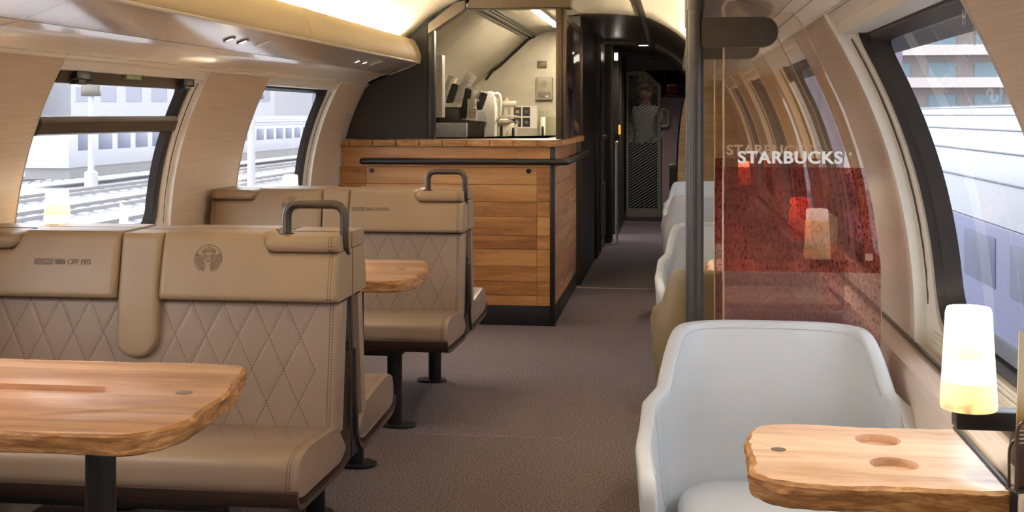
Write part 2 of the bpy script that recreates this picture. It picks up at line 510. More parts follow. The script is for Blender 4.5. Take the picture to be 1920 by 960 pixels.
def side_wall(name, X, wins, y_end, mat, top):
    b = MB()
    zs = [ZS + (top - ZS) * i / 14 for i in range(15)]
    ys = [Y0]
    segs = []; prev = Y0
    for a, c in wins: segs.append((prev, a)); prev = c
    segs.append((prev, y_end))
    for a, c in segs:                                   # panels between the windows, with edge returns
        L = [[(X(z), a, z) for z in zs], [(X(z), c, z) for z in zs]]
        b.loops(L, closed=False)
    return b.build(name, mat, kind='structure')
wl_ = side_wall('wall_left', XL, WL, 7.45, M['laminate'], ZT)
wr_ = side_wall('wall_right', XR, WR, 10.6, M['laminate_right'], ZR)
def lower_wall(name, sg):
    X = XL if sg < 0 else XR
    f = lambda x: x if sg > 0 else 2 * CX - x
    b = MB()
    xs = [(.505, 0), (.505, .68), (.512, .697), (.525, .703), (X(.7) if sg > 0 else 2 * CX - X(.7), .712)]
    xs[-1] = (XR(.7), .712)
    if sg < 0: xs = [(.545, 0), (.545, .68), (.548, .70), (XR(.7), .712)]
    b.loops([[(f(x), Y0, z) for x, z in xs], [(f(x), 10.6 if sg > 0 else 7.5, z) for x, z in xs]], closed=False)
    # outer skin so that nothing shines through below the windows
    b.loops([[(f(.66), Y0, z) for z in (0, .72)], [(f(.66), 10.6, z) for z in (0, .72)]], closed=False)
    return b.build(name, M['laminate_right'] if sg > 0 else M['laminate'], kind='structure')
o = lower_wall('wall_right_lower', 1); o.name = 'trim_1'
o = lower_wall('wall_left_lower', -1); o.name = 'trim_2'
b = MB()
b.tube([(XR(.72) - .003, Y0, .7175), (XR(.72) - .003, 10.5, .7175)], .006, 8)
b.build('trim_3', M['steel_dark'], kind='structure')

def ring(y0, y1, z0, z1, r, X, off, flip=1, ns=12):
    """closed loop on the curved wall: bottom, far side, top, near side"""
    pts = []
    rr = r if isinstance(r, tuple) else (r,) * 4
    n = 6
    cor = [(y0 + rr[0], z0 + rr[0], 180, rr[0]), (y1 - rr[1], z0 + rr[1], 270, rr[1]), (y1 - rr[2], z1 - rr[2], 0, rr[2]), (y0 + rr[3], z1 - rr[3], 90, rr[3])]
    arcs = [[(c[0] + c[3] * math.cos(R(c[2] + 90 * i / n)), c[1] + c[3] * math.sin(R(c[2] + 90 * i / n))) for i in range(n + 1)] for c in cor]
    for k in range(4):
        pts += arcs[k]
        a = arcs[k][-1]; c = arcs[(k + 1) % 4][0]
        for i in range(1, ns): pts.append((a[0] + (c[0] - a[0]) * i / ns, a[1] + (c[1] - a[1]) * i / ns))
    return [(X(z, off), y, z) for y, z in pts]

WN = 0
def window(a, c, X, sg, hopper=False):
    global WN; WN += 1
    X0 = X
    if sg > 0: X = lambda z, o=0: X0(z, o * 1.3 if o > .01 else o)
    root = bpy.data.objects.new('window_%d' % WN, None); S.collection.objects.link(root); root['kind'] = 'structure'
    z0, z1 = ZS, (ZT if sg < 0 else ZR)
    b = MB()                                             # white reveal
    b.loops([ring(a, c, z0, z1, .004, X, -.004), ring(a, c, z0, z1, .004, X, .018), ring(a + .035, c - .050, z0 + .05, z1 - .03, (.10, .10, .05, .05), X, .024),
             ring(a + .04, c - .055, z0 + .055, z1 - .035, (.10, .10, .05, .05), X, .055)])
    b.build('reveal', M['white'], root, 50)
    b = MB()
    ya, yc, za, zc = a + .04, c - .055, z0 + .055, z1 - .035
    r4 = (.10, .10, .05, .05)
    def inner(k, dz): return (ya + k, yc - k, za + k + dz, zc - k)
    rr = lambda k: (.10 - k * .6, .10 - k * .6, .05, .05)
    L = [ring(ya - .006, yc + .006, za - .006, zc + .006, r4, X, .055), ring(*inner(0, 0), r4, X, .030), ring(*inner(.009, 0), rr(.009), X, .026),
         ring(*inner(.018, 0), rr(.018), X, .042), ring(*inner(.024, 0), rr(.024), X, .040), ring(*inner(.036, 0), rr(.036), X, .068)]
    b.loops(L)
    b.build('window_frame', M['rubber'], root, 40)
    b = MB()                                             # pane: rows across the curved opening
    g = ring(*inner(.032, 0), rr(.032), X, .064)
    y_lo = {}; y_hi = {}
    for p in g:
        k = round(p[2], 5); y_lo[k] = min(y_lo.get(k, 9e9), p[1]); y_hi[k] = max(y_hi.get(k, -9e9), p[1])
    rows = [[(X(k, .064), y_lo[k], k), (X(k, .064), y_hi[k], k)] for k in sorted(y_lo) if y_hi[k] - y_lo[k] > .02]
    b.loops(rows, closed=False)
    b.build('pane', M['pane'], root)
    b = MB()                                             # roller blind cassette across the top
    zt = z1 - .002
    b.prism([(X(zt, .004), zt), (X(zt - .018, .002), zt - .018), (X(zt - .020, .012), zt - .020), (X(zt - .046, .004), zt - .046), (X(zt - .046, .05), zt - .050), (X(zt, .05), zt)], 'y', a + .004, c - .004)
    b.build('blind_cassette', M['white'], root)
    b = MB()                                             # dark guide slots in the side reveals
    zs = [z0 + .10 + (z1 - .16 - z0) * i / 10 for i in range(11)]
    for yy in (c - .022, a + .014):
        b.loops([[(X(z, .020), yy, z) for z in zs], [(X(z, .0165), yy + .0015, z) for z in zs], [(X(z, .020), yy + .006, z) for z in zs]], closed=False)
    b.build('blind_guide', M['steel_dark'], root)
    b = MB()                                             # ribbed grille on the lower reveal
    for i in range(4):
        zz_ = z0 + .010 + i * .011
        b.tube([(X(zz_, .019), a + .05, zz_), (X(zz_, .019), c - .06, zz_)], .0022, 6)
    b.build('sill_ribs', M['white'], root)
    if hopper:
        b = MB()
        P = [(X(z, o), z) for z, o in ((1.185, .020), (1.19, .010), (1.226, .010), (1.232, .016), (1.246, .024), (1.246, .064), (1.185, .064))]
        b.prism(P, 'y', ya + .01, yc - .026)
        b.build('transom_bar', M['dark_frame'], root)
        b = MB()
        P = [(X(z, o), z) for z, o in ((1.352, .026), (1.40, .018), (1.40, .066), (1.352, .066))]
        b.prism(P, 'y', ya + .02, yc - .03)
        b.build('top_rail', M['dark_frame'], root)
        for yy in (a + .13, c - .20):
            b = MB(); b.box(X(1.37, .002), X(1.37, .03), yy, yy + .10, 1.366, 1.394, .004)
            b.box(X(1.36, .006), X(1.36, .03), yy + .03, yy + .085, 1.352, 1.368, .003)
            b.build('latch', M['rubber'], root)
        b = MB(); b.box(X(1.376, .010), X(1.376, .024), a + .50, a + .62, 1.376, 1.398, .003)
        ob = b.build('escape_sign', plain('green_sign', C(120, 140, 96), .4), root)
    return root
for i, (a, c) in enumerate(WL): window(a, c, XL, -1, i in (1, 3))
wr_objs = [window(a, c, XR, 1) for a, c in WR]
# number sticker on the near right pane
for ch, z in (('H', 1.405), ('3', 1.372)):
    text('lettering', ch, .034, wr_objs[2], (XR(z, .060), 2.03, z), (R(90), 0, R(-90) - 0), plain('sticker_' + ch, C(205, 205, 208), .6), .0005, .0001)

# end walls
b = MB(); b.box(-2.15, .75, Y0 - .04, Y0, 0, 2.1); b.build('wall_rear', M['laminate'], kind='structure')

# cove panel, luggage shelf underside, fascia (left and right)
def shelf(sg, yA, yB, sh=0, n=''):
    f = (lambda x: x) if sg < 0 else (lambda x: 2 * CX - x + sh)
    fw = (lambda x: x) if sg < 0 else (lambda x: 2 * CX - x)
    cove = [(fw(-1.845), 1.425), (fw(-1.842), 1.437), (fw(-1.822), 1.438), (fw(-1.815), 1.45), (fw(-1.76), 1.474), (fw(-1.752), 1.480), (f(-1.72), 1.489), (f(-1.685), 1.498)]
    if sg > 0: cove = [(x, z) for (x, _), z in zip(cove, (1.472, 1.484, 1.485, 1.488, 1.4905, 1.492, 1.495, 1.498))]
    root = bpy.data.objects.new('trim_%d' % (4 if sg < 0 else 5), None); S.collection.objects.link(root); root['kind'] = 'structure'
    b = MB(); ys = [yA]; y = yA
    cuts = [yA] + [v for v in (-.9, 1.05, 3.0, 4.95, 6.9, 8.0) if yA < v < yB] + [yB]
    for p, q in zip(cuts, cuts[1:]):
        b.loops([[(x, p + .0015, z) for x, z in cove], [(x, q - .0015, z) for x, z in cove]], closed=False)
    b.loops([[(fw(-1.90), yA, cove[0][1]), (fw(-1.90), yA, 1.55), (f(-1.60), yA, 1.62)], [(fw(-1.90), yB, cove[0][1]), (fw(-1.90), yB, 1.55), (f(-1.60), yB, 1.62)]], closed=False)
    b.build('cove_panel', M['cream'], root)
    b = MB()
    for p, q in zip(cuts, cuts[1:]):
        b.prism([(f(-1.684), 1.499), (f(-1.60), 1.528), (f(-1.512), 1.562), (f(-1.512), 1.575), (f(-1.70), 1.53)], 'y', p + .001, q - .001)
    b.build('shelf_underside', M['gloss_under'], root)
    fas = [(-1.512, 1.560), (-1.500, 1.568), (-1.492, 1.585), (-1.497, 1.62), (-1.512, 1.66), (-1.532, 1.695), (-1.546, 1.704), (-1.556, 1.698), (-1.545, 1.64), (-1.535, 1.57)]
    b = MB()
    for p, q in zip(cuts, cuts[1:]): b.prism([(f(x), z) for x, z in fas], 'y', p + .002, q - .002)
    b.build('fascia', M['fascia'], root, 50)
    b = MB(); b.tube([(f(-1.503), yA, 1.5635), (f(-1.503), yB, 1.5635)], .006, 8)
    b.build('piping', M['white'], root)
    b = MB(); b.prism([(f(-1.545), 1.575), (f(-1.549), 1.66), (f(-1.62), 1.66), (f(-1.66), 1.575)], 'y', yA, yB)
    b.build('light_trough', M['white'], root)
    return root, f
shL, fL = shelf(-1, Y0 + .02, 7.20)
shR, fR = shelf(1, Y0 + .02, 8.55, .03)
# ceiling
cl = [(-1.66, 1.66), (-1.63, 1.70), (-1.57, 1.745), (-1.47, 1.835), (-1.37, 1.90), (-1.28, 1.945), (-1.235, 1.958)]
flat = [(-1.20, 1.965), (-1.0, 1.985), (-.73, 1.992)]
full = cl + flat
full = full + [(2 * CX - x + .02, z) for x, z in reversed(full[:-1])]
b = MB(); b.loops([[(x, Y0, z) for x, z in full], [(x, 7.32, z) for x, z in full]], closed=False)
b.loops([[(-1.9, Y0, 1.55), (-1.66, Y0, 1.66)], [(-1.9, 7.32, 1.55), (-1.66, 7.32, 1.66)]], closed=False)
b.build('ceiling', M['ceiling'], kind='structure')
full2 = full[7:]
M['ceil_dark'] = plain('bronze_ceiling', C(120, 108, 86), .35, .3)
b = MB(); b.loops([[(x, 7.32, z - (.004 if i == 0 else 0)) for i, (x, z) in enumerate(full2)], [(x, 8.9, z) for x, z in full2]], closed=False)
b.loops([[(.22, 7.32, 1.66), (.5, 7.32, 1.50)], [(.22, 16.8, 1.66), (.5, 16.8, 1.50)]], closed=False)
b.build('ceiling_corridor', M['ceiling'], kind='structure').name = 'ceiling_2'
b = MB(); b.loops([[(x, 8.9, z) for x, z in full2], [(x, Y1, z) for x, z in full2]], closed=False)
b.build('ceiling_3', M['ceil_dark'], kind='structure')
b = MB()                                                  # dark air strip along both edges of the flat ceiling
for x, yb in ((-1.235, 7.3), (2 * CX + 1.245, 15.5)):
    b.box(x - .022, x + .022, Y0, yb, 1.945, 1.957, .003)
b.build('trim_6', M['bronze'], kind='structure')

b = MB(); b.loops([[(x, yy, z) for x, z in ((-1.85, 1.425), (-2.15, 1.425), (-2.15, 2.12), (.78, 2.12), (.78, 1.47), (XR(1.45), 1.47))] for yy in (Y0 - .04, Y1)], closed=False)
b.build('ceiling_4', M['black_matt'], kind='structure')
b = MB(); b.prism([(-1.92, 1.45), (-1.62, 1.60), (-1.55, 1.72), (-1.45, 1.81), (-1.23, 1.955), (-.62, 1.98), (-.62, 2.1), (-1.92, 2.1)], 'y', 7.302, 7.335)
b.build('wall_bulkhead', M['black_matt'], kind='structure')

# cove light tubes with end brackets
def cove_light(x, y, label, ln=1.78):
    t = thing('cove_light', label, 'light', (x, y, 1.668), 0, 'cove light tubes')
    b = MB(); b.cyl((0, .03, .014), (0, ln - .03, .014), .012, 12); b.build('tube', M['tube'], t)
    for yy in (0, ln - .03):
        b = MB(); b.box(-.014, .014, yy, yy + .03, -.008, .03, .003); b.build('socket', M['white'], t)
    return t
ky = [-2.3, -.40, 1.50, 3.40, 5.30]
for i, y in enumerate(ky):
    cove_light(-1.59, y, 'warm fluorescent tube hidden in the left ceiling cove, number %d from the rear' % (i + 1))
for i, y in enumerate(ky):
    cove_light(fR(-1.59), y, 'warm fluorescent tube hidden in the right ceiling cove, number %d from the rear' % (i + 1))

cove_light(fR(-1.59), 7.15, 'short warm fluorescent tube at the far end of the right ceiling cove', 1.36)

# downlights in the shelf undersides
def downlight(x, y, z, sg, label):
    t = thing('downlight', label, 'light', (x, y, z), 0, 'reading lights under the luggage shelves')
    b = MB(); b.lathe([(.024, .002), (.024, -.003), (.017, -.004), (.016, .001)], 20); o1 = b.build('bezel', M['steel_dark'], t)
    b = MB(); b.lathe([(.016, .0), (.014, -.002), (.004, -.003)], 16); o2 = b.build('lens', M['lens'], t)
    for q in (o1, o2): q.rotation_euler = (0, R(-20) * (1 if sg < 0 else -1), 0)
    sp = bpy.data.lights.new('spot', 'SPOT'); sp.energy = SPOT; sp.color = (1, .86, .66); sp.spot_size = R(80); sp.spot_blend = .7; sp.shadow_soft_size = .02
    so = bpy.data.objects.new('spot', sp); S.collection.objects.link(so); so.parent = t; so.location = (0, 0, -.015)
for i, y in enumerate((.35, .48, 2.32, 2.46, 4.29, 4.43, 6.11, 6.26)):
    w = ['behind the camera', 'over the near left table', 'over the second left table', 'beside the dark panel'][i // 2]
    downlight(-1.60, y, 1.526, -1, 'small round downlight under left shelf %s, %s of the pair' % (w, ('nearer', 'farther')[i % 2]))
for i, y in enumerate((1.98, 2.12, 4.62, 4.76, 8.05, 8.19)):
    w = ['above the near window table', 'above the middle window table', 'above the far window table'][i // 2]
    downlight(fR(-1.60), y, 1.526, 1, 'small round downlight under right shelf %s, %s of the pair' % (w, ('nearer', 'farther')[i % 2]))
for y, w in ((4.62, 'second left table'), (6.45, 'far end of the shelf')):
    b = MB(); b.box(-.035, .035, -.012, .012, -.003, 0, .001)
    o = b.build('air_vent', M['cream'])
    o.location = (-1.585, y, 1.531); o.rotation_euler = (0, R(-19), 0); tag(o, 'small cream slotted vent in the shelf underside above the ' + w, 'vent')

# ------------------------------------------------------------------ benches
HW = .555
def back_y(z): return -.175 + (z - .42) * .13          # front face of the backrest leans back
proto_parts = {}
def shared(key, fn):
    if key not in proto_parts: proto_parts[key] = fn()
    return proto_parts[key]
def link_mesh(name, me, parent, sx=1):
    o = bpy.data.objects.new(name, me); S.collection.objects.link(o); o.parent = parent
    o.scale = (sx, 1, 1); return o

def backrest_mesh():
    b = MB()
    nx, nz = 260, 84
    def quilt(x, z):
        ax = abs(x)
        if ax < .056 or ax > .497: 
            return 0
        X = (ax - .058) / .0875; Z = (.745 - z) / .172
        d = min(abs((X + Z + 20.5) % 1 - .5), abs((X - Z + 20.5) % 1 - .5))
        return -.0015 * math.exp(-(d / .05) ** 2)
    def fn(u, v):
        x = -HW + 2 * HW * u; z = .405 + .343 * v
        y = back_y(z) - quilt(x, z)
        r = .03; e = HW - abs(x)
        if e < r: y += r - math.sqrt(max(0, r * r - (r - e) ** 2))
        for e2 in (.748 - z,):
            if e2 < .012: y += .012 - math.sqrt(max(0, .012 ** 2 - (.012 - e2) ** 2))
        # seam grooves at the ends
        for s_ in (.533,): y += .003 * math.exp(-((abs(x) - s_) / .004) ** 2)
        return (x, y, z)
    b.grid(fn, nx, nz)
    bk = lambda z: min(-.012, back_y(z) + .078)
    # sides, top and back closing faces
    b.bm.verts.ensure_lookup_table()
    zs = [.405 + .343 * i / 12 for i in range(13)]
    for sx in (-1, 1):
        b.loops([[(sx * HW, back_y(z) + .03, z) for z in zs], [(sx * HW, back_y(z) + .075, z) for z in zs], [(sx * (HW - .02), bk(z), z) for z in zs]], closed=False)
    b.loops([[(-HW, back_y(.748) + .012, .748), (HW, back_y(.748) + .012, .748)], [(-HW + .02, bk(.748), .748), (HW - .02, bk(.748), .748)]], closed=False)
    b.loops([[(-HW + .02, bk(.405), .405), (HW - .02, bk(.405), .405)], [(-HW + .02, bk(.748), .748), (HW - .02, bk(.748), .748)]], closed=False)
    o = b.build('backrest', M['quilt_back'], None, 50); me = o.data
    bpy.data.objects.remove(o); return me
def smoothpoly(P, r, n=5):
    """closed 2d polygon with per-corner radii"""
    out = []; k = len(P)
    for i in range(k):
        p = Vector(P[i][:2]); a = Vector(P[i - 1][:2]) - p; c = Vector(P[(i + 1) % k][:2]) - p
        rr = P[i][2] if len(P[i]) > 2 else r
        rr = min(rr, a.length * .48, c.length * .48); A = p + a.normalized() * rr; B = p + c.normalized() * rr
        for j in range(n + 1):
            t = j / n; q = A * (1 - t) ** 2 + p * 2 * t * (1 - t) + B * t * t; out.append((q.x, q.y))
    return out
def tilt(co):
    x, y, z = co                       # y 0 = back, -1 = front
    f = -.168 + (z - .752) * .28
    return (x, f * (-y) + (-.006) * (1 + y), z)
def pillow(name, x0, x1, zb, zt, front, back, r, mat, nu=64, nv=22):
    """soft pad: a grid whose rim rolls back to the rear plane; zb, zt give the lower and upper edge per column"""
    b = MB(); us = [.5 - .5 * math.cos(PI * i / nu) for i in range(nu + 1)]; vs_ = [.5 - .5 * math.cos(PI * j / nv) for j in range(nv + 1)]
    V = []
    for v in vs_:
        row = []
        for u in us:
            x = x0 + (x1 - x0) * u; lo, hi = zb(x), zt(x); z = lo + (hi - lo) * v
            d = [min(x - x0, x1 - x), z - lo, hi - z]
            y = front(x, z)
            for q in d:
                if q < r: y += r - math.sqrt(max(0, r * r - (r - q) ** 2))
            row.append(b.bm.verts.new((x, min(y, back(x, z) - .001), z)))
        V.append(row)
    for j in range(nv):
        for i in range(nu): b.bm.faces.new((V[j][i], V[j][i + 1], V[j + 1][i + 1], V[j + 1][i]))
    rim = [V[0][i] for i in range(nu + 1)] + [V[j][nu] for j in range(1, nv + 1)] + [V[nv][i] for i in range(nu - 1, -1, -1)] + [V[j][0] for j in range(nv - 1, 0, -1)]
    bk = [b.bm.verts.new((q.co.x, back(q.co.x, q.co.z), q.co.z)) for q in rim]
    n = len(rim)
    for i in range(n): b.bm.faces.new((rim[i], bk[i], bk[(i + 1) % n], rim[(i + 1) % n]))
    b.bm.faces.new(bk)
    o = b.build(name, mat, None, 60); me = o.data; bpy.data.objects.remove(o); return me
def sstep(a, c, v):
    t = min(1, max(0, (v - a) / (c - a))); return t * t * (3 - 2 * t)
def head_front(x, z): return -.170 + (z - .752) * .26 - .004 * math.sin(PI * min(1, max(0, (z - .754) / .176)))
def headrest_mesh():
    """right-hand headrest (+x is the aisle end), a step in its outer top corner for the roll pad"""
    return pillow('headrest', .0605, HW, lambda x: .7535, lambda x: .932 - .050 * sstep(.335, .375, x), head_front, lambda x, z: -.006, .016, M['leather_head'], 110, 26)
def bolster_mesh():
    def lo(x): return .655 - math.sqrt(max(0, .0595 ** 2 - x * x)) * 1.0
    return pillow('centre_bolster', -.0595, .0595, lo, lambda x: .928, lambda x, z: interp([(.595, -.176), (.74, -.160), (.80, -.150), (.93, -.127)], z), lambda x, z: -.008, .016, M['leather_head'], 40, 60)
def roll_mesh():
    return pillow('roll_pad', .350, HW - .003, lambda x: .8835 + .020 * (1 - math.sqrt(1 - max(0, (.388 - x) / .0381) ** 2)), lambda x: .927 - .0225 * (1 - math.sqrt(1 - max(0, (.388 - x) / .0381) ** 2)), lambda x, z: -.152, lambda x, z: -.012, .018, M['leather_head'], 60, 18)
def seat_mesh():
    side = smoothpoly([(-.050, .345, .02), (-.14, .425, .02), (-.165, .428, .01), (-.42, .446, .05), (-.502, .430, .06), (-.514, .365, .02), (-.500, .340, .01), (-.46, .331, .01), (-.11, .321, .05)], .02, 6)
    b = MB(); ns = 90
    # cross-sections along x, rounded at the ends, dimples along the stitching
    L = []
    cx, cz = -.30, .385
    xs = [-HW, -HW + .006, -HW + .016, -HW + .03] + [-HW + .04 + (2 * HW - .08) * i / ns for i in range(ns + 1)] + [HW - .03, HW - .016, HW - .006, HW]
    for x in xs:
        e = HW - abs(x); k = 1
        if e < .03: k = 1 - .05 * (1 - math.sqrt(max(0, 1 - ((.03 - e) / .03) ** 2)))
        g = 1 - .006 * math.exp(-((e - .022) / .004) ** 2)
        L.append([(x, cx + (p[0] - cx) * k * g, cz + (p[1] - cz) * (k * g)) for p in side])
    b.loops(L, True, True, True)
    o = b.build('seat_cushion', M['quilt_seat'], None, 50); me = o.data; bpy.data.objects.remove(o); return me
def shell_mesh():
    b = MB()
    prof_ = roundpts([(-.028, .60, 0), (-.036, .42, 0), (-.075, .325, 0), (-.115, .308, 0), (-.46, .318, 0), (-.500, .330, 0), (-.508, .362, 0)], .03, 4)
    P = [(p.x, p.y) for p in prof_]
    Q = []
    for i, p in enumerate(P):
        a = Vector(P[max(i - 1, 0)]); c = Vector(P[min(i + 1, len(P) - 1)]); t = (c - a).normalized(); nrm = Vector((-t.y, t.x))
        Q.append((p[0] - nrm.x * -.012, p[1] - nrm.y * -.012))
    b.prism(P + Q[::-1], 'x', -HW - .004, HW + .004)
    o = b.build('seat_shell', M['shell'], None, 40); me = o.data; bpy.data.objects.remove(o); return me
def handle_pts(x0, x1, z0, z1):
    return roundpts([(x0, -.075, z0), (x0, -.075, z1), (x1, -.075, z1), (x1, -.075, .885), (x1 - .012, .0, .865)], .035, 6)

def emblem(parent, x, z):
    """embossed round seal: crowned figure with long wavy hair"""
    y = lambda zz: head_front(0, zz)
    b = MB(); rad = .0385
    def T(pts, r=.0012):
        b.tube([(px, y(z + pz) - .0004, z + pz) for px, pz in pts], r, 6)
    T([(rad * math.cos(R(a)), rad * math.sin(R(a))) for a in range(-10, 191, 8)], .0011)
    # face
    T([(-.0085, .014), (-.0088, .006), (-.006, -.002), (0, -.006), (.006, -.002), (.0088, .006), (.0085, .014)])
    T([(-.0065, .009), (-.0025, .0095)], .0009); T([(.0025, .0095), (.0065, .009)], .0009)
    T([(0, .008), (-.0008, .003), (.001, .0025)], .0007); T([(-.0025, -.001), (.0025, -.001)], .0009)
    # crown with star
    T([(-.016, .016), (-.008, .0195), (0, .0205), (.008, .0195), (.016, .016)], .0013)
    for sx in (-1, 1):
        T([(sx * .006, .022), (sx * .010, .030), (sx * .0125, .021)], .0012); T([(sx * .0135, .021), (sx * .018, .026), (sx * .017, .017)], .0012)
    T([(0, .036), (.0018, .031), (.006, .031), (.0026, .028), (.004, .023), (0, .026), (-.004, .023), (-.0026, .028), (-.006, .031), (-.0018, .031), (0, .036)], .0009)
    for sx in (-1, 1):                        # hair in three wavy strands a side
        for k in range(4):
            x0 = .0105 + k * .0045
            T([(sx * (x0 + .0032 * math.sin(q * .9 + k * .3) - (0 if q < 3 else 0)), .014 - k * .001 - q * .0058) for q in range(0, 9 - k)], .0011)
        for k in range(8):                    # tails: short scales along the rim
            a = R(8 - 8.5 * k)
            T([(sx * rad * .97 * math.cos(a), rad * .97 * math.sin(a)), (sx * rad * .80 * math.cos(a - .10), rad * .80 * math.sin(a - .10) + .002), (sx * rad * .68 * math.cos(a), rad * .68 * math.sin(a))], .0011)
        T([(sx * .031, .016), (sx * .028, .009), (sx * .034, .011), (sx * .027, .014), (sx * .0335, .006), (sx * .031, .016)], .0009)
    return b.build('emblem', M['emboss'], parent)
def railway_mark(parent, x, z):
    yy = head_front(0, z) - .0055
    root = MB(); root.box(x - .085, x - .032, yy + .0045, yy + .0065, z - .0085, z + .0085)
    sh = lambda c: (c[0], c[1] + (c[2] - z) * .26, c[2])
    root.xform(sh)
    o = root.build('logo_plate', M['emboss'], parent)
    b = MB()
    cx = x - .050
    for sx in (-1, 1): b.tube([(cx + sx * .005, yy + .0042, z + .004), (cx + sx * .0095, yy + .0042, z), (cx + sx * .005, yy + .0042, z - .004)], .0010, 6)
    b.box(cx - .007, cx + .007, yy + .0035, yy + .0046, z - .0009, z + .0009); b.box(cx - .0009, cx + .0009, yy + .0035, yy + .0046, z - .004, z + .004)
    b.xform(sh); b.build('cross_and_arrows', M['leather'], o)
    t = text('lettering', 'SBB CFF FFS', .0205, parent, (x + .025, yy + .0052, z), (R(90 - 15), 0, 0), M['emboss'], .0004, .0006)
    t.rotation_euler = (R(75.4), 0, 0); t.location.y -= .0012
    return t

def bench(Y, rear, label, front_detail=None, aisle_handle=True):
    t = thing('bench_seat', label, 'bench', (-1.435, Y, 0), PI if rear else 0, 'upholstered double benches')
    ai = -1 if rear else 1
    link_mesh('backrest', shared('back', backrest_mesh), t)
    for sx in (1, -1):
        link_mesh('headrest', shared('head', headrest_mesh), t, sx); link_mesh('roll_pad', shared('roll', roll_mesh), t, sx)
    link_mesh('centre_bolster', shared('bol', bolster_mesh), t)
    link_mesh('seat_cushion', shared('seat', seat_mesh), t)
    link_mesh('seat_shell', shared('shell', shell_mesh), t)
    def frame():
        b = MB()
        for sx in (1, -1):
            x0, x1 = sx * .520, sx * .552
            b.prism([(-.004, .30), (-.10, .30), (-.085, .318), (-.05, .345), (-.034, .42), (-.024, .56), (-.024, .63), (-.004, .63)], 'x', min(x0, x1), max(x0, x1), .002, 1)
            b.prism([(-.050, .36), (-.028, .56), (-.020, .56), (-.030, .35)], 'x', min(sx * .553, sx * .559), max(sx * .553, sx * .559))
            for zz in (.43, .40, .59): b.cyl((sx * .550, -.020, zz), (sx * .556, -.020, zz), .006, 10)
        for sx in (1, -1): b.prism([(-.002, .40), (-.092, .42), (-.050, .742), (-.002, .742)], 'x', min(sx * .50, sx * .536), max(sx * .50, sx * .536))
        b.box(-.54, .54, -.20, -.004, .285, .312, .004)
        b.box(-.36, .36, -.46, -.16, .288, .314, .004)
        o = b.build('side_frame', M['black'], None); me = o.data; bpy.data.objects.remove(o); return me
    link_mesh('side_frame', shared('frame', frame), t)
    for sx in (1, -1):
        def leg():
            b = MB(); b.cyl((0, 0, .008), (0, 0, .30), .030, 24); o = b.build('leg', M['black'], None); me = o.data; bpy.data.objects.remove(o); return me
        def foot():
            b = MB(); b.prism(rrect(-.085, .055, -.045, .045, .044, 6), 'z', 0, .010, .002, 1); o = b.build('foot_plate', M['black'], None); me = o.data; bpy.data.objects.remove(o); return me
        l = link_mesh('leg', shared('leg', leg), t); l.location = (sx * .325, -.42, 0)
        p = link_mesh('foot_plate', shared('foot', foot), l)
        p.rotation_euler = (0, 0, PI if (sx * ai) > 0 else 0)
    if not rear:
        for sx in (1,):
            b = MB()
            P = handle_pts(.392, .552, .915, 1.008)
            b.tube(P, .0125, 14); b.lathe([(.020, 0), (.020, .004), (.013, .005)], 16, (.392, -.075, .926))
            b.build('grab_handle', M['handle'], t)
    if front_detail:
        for kind, x in front_detail:
            if kind == 'seal':
                o = emblem(t, x, .862); o.location = (x, 0, 0)
            else: railway_mark(t, x, .850)
    return t
P1, P2 = 3.31, 5.25
bench(P1, False, 'taupe quilted bench behind the near left table, grab handle at its aisle end', [('seal', .195), ('rail', -.215)])
bench(P1, True, 'taupe bench backing onto the near one, its seat facing the second left table')
bench(P2, False, 'taupe quilted bench behind the second left table, in front of the bar counter', [('rail', .160), ('seal', -.195)])
bench(P2, True, 'farthest taupe bench, its seat facing the wooden bar counter')

# ------------------------------------------------------------------ live-edge tables
def cut(o, cutters):
    for c in cutters:
        c.parent = o.parent
        m = o.modifiers.new('cut', 'BOOLEAN'); m.operation = 'DIFFERENCE'; m.object = c; m.solver = 'EXACT'
    dg = bpy.context.evaluated_depsgraph_get()
    me = bpy.data.meshes.new_from_object(o.evaluated_get(dg))
    o.modifiers.clear(); old = o.data; nm = old.name; o.data = me; bpy.data.meshes.remove(old); me.name = nm
    for c in cutters: bpy.data.objects.remove(c)
    for p in me.polygons: p.use_smooth = True
    me.set_sharp_from_angle(angle=R(35))
def slab(name, outline, z0, z1, parent, mats, seed=0, rough_edges=lambda p: 1, amp=.006):
    """solid board with hewn, wavy edges: outline is a dense closed 2d loop, counter-clockwise"""
    b = MB(); n = len(outline)
    lv = [0, .10, .26, .42, .58, .74, .88, .96, 1.0]
    L = []
    for q in lv:
        row = []
        for i, p in enumerate(outline):
            a = Vector(outline[i - 1]); c = Vector(outline[(i + 1) % n]); t = (c - a).normalized(); nr = Vector((t.y, -t.x))
            w = rough_edges(p)
            zz = z0 + (z1 - z0) * q
            d = mnoise.noise(Vector((p[0] * 9 + seed, p[1] * 9, zz * 26))) * amp + mnoise.noise(Vector((p[0] * 42, p[1] * 42 + seed, zz * 110))) * amp * .45
            d += -.007 * (q < .05) - .0035 * (q > .93) - .0045 * (q > .99)
            dz = 0
            if q > .93: dz = (mnoise.noise(Vector((p[0] * 14, p[1] * 14, 3 + seed))) * .0025 - .0015) * w * (1 if q < .99 else .0)
            d *= w
            row.append((p[0] + nr.x * d, p[1] + nr.y * d, zz + dz))
        L.append(row)
    b.loops(L, True, False, False, mi=1)
    vs = [v for v in b.bm.verts]
    k = len(vs) - n
    f = b.bm.faces.new(vs[k:]); f.material_index = 0
    f = b.bm.faces.new(list(reversed(vs[:n]))); f.material_index = 1
    return b.build(name, mats, parent, 32)
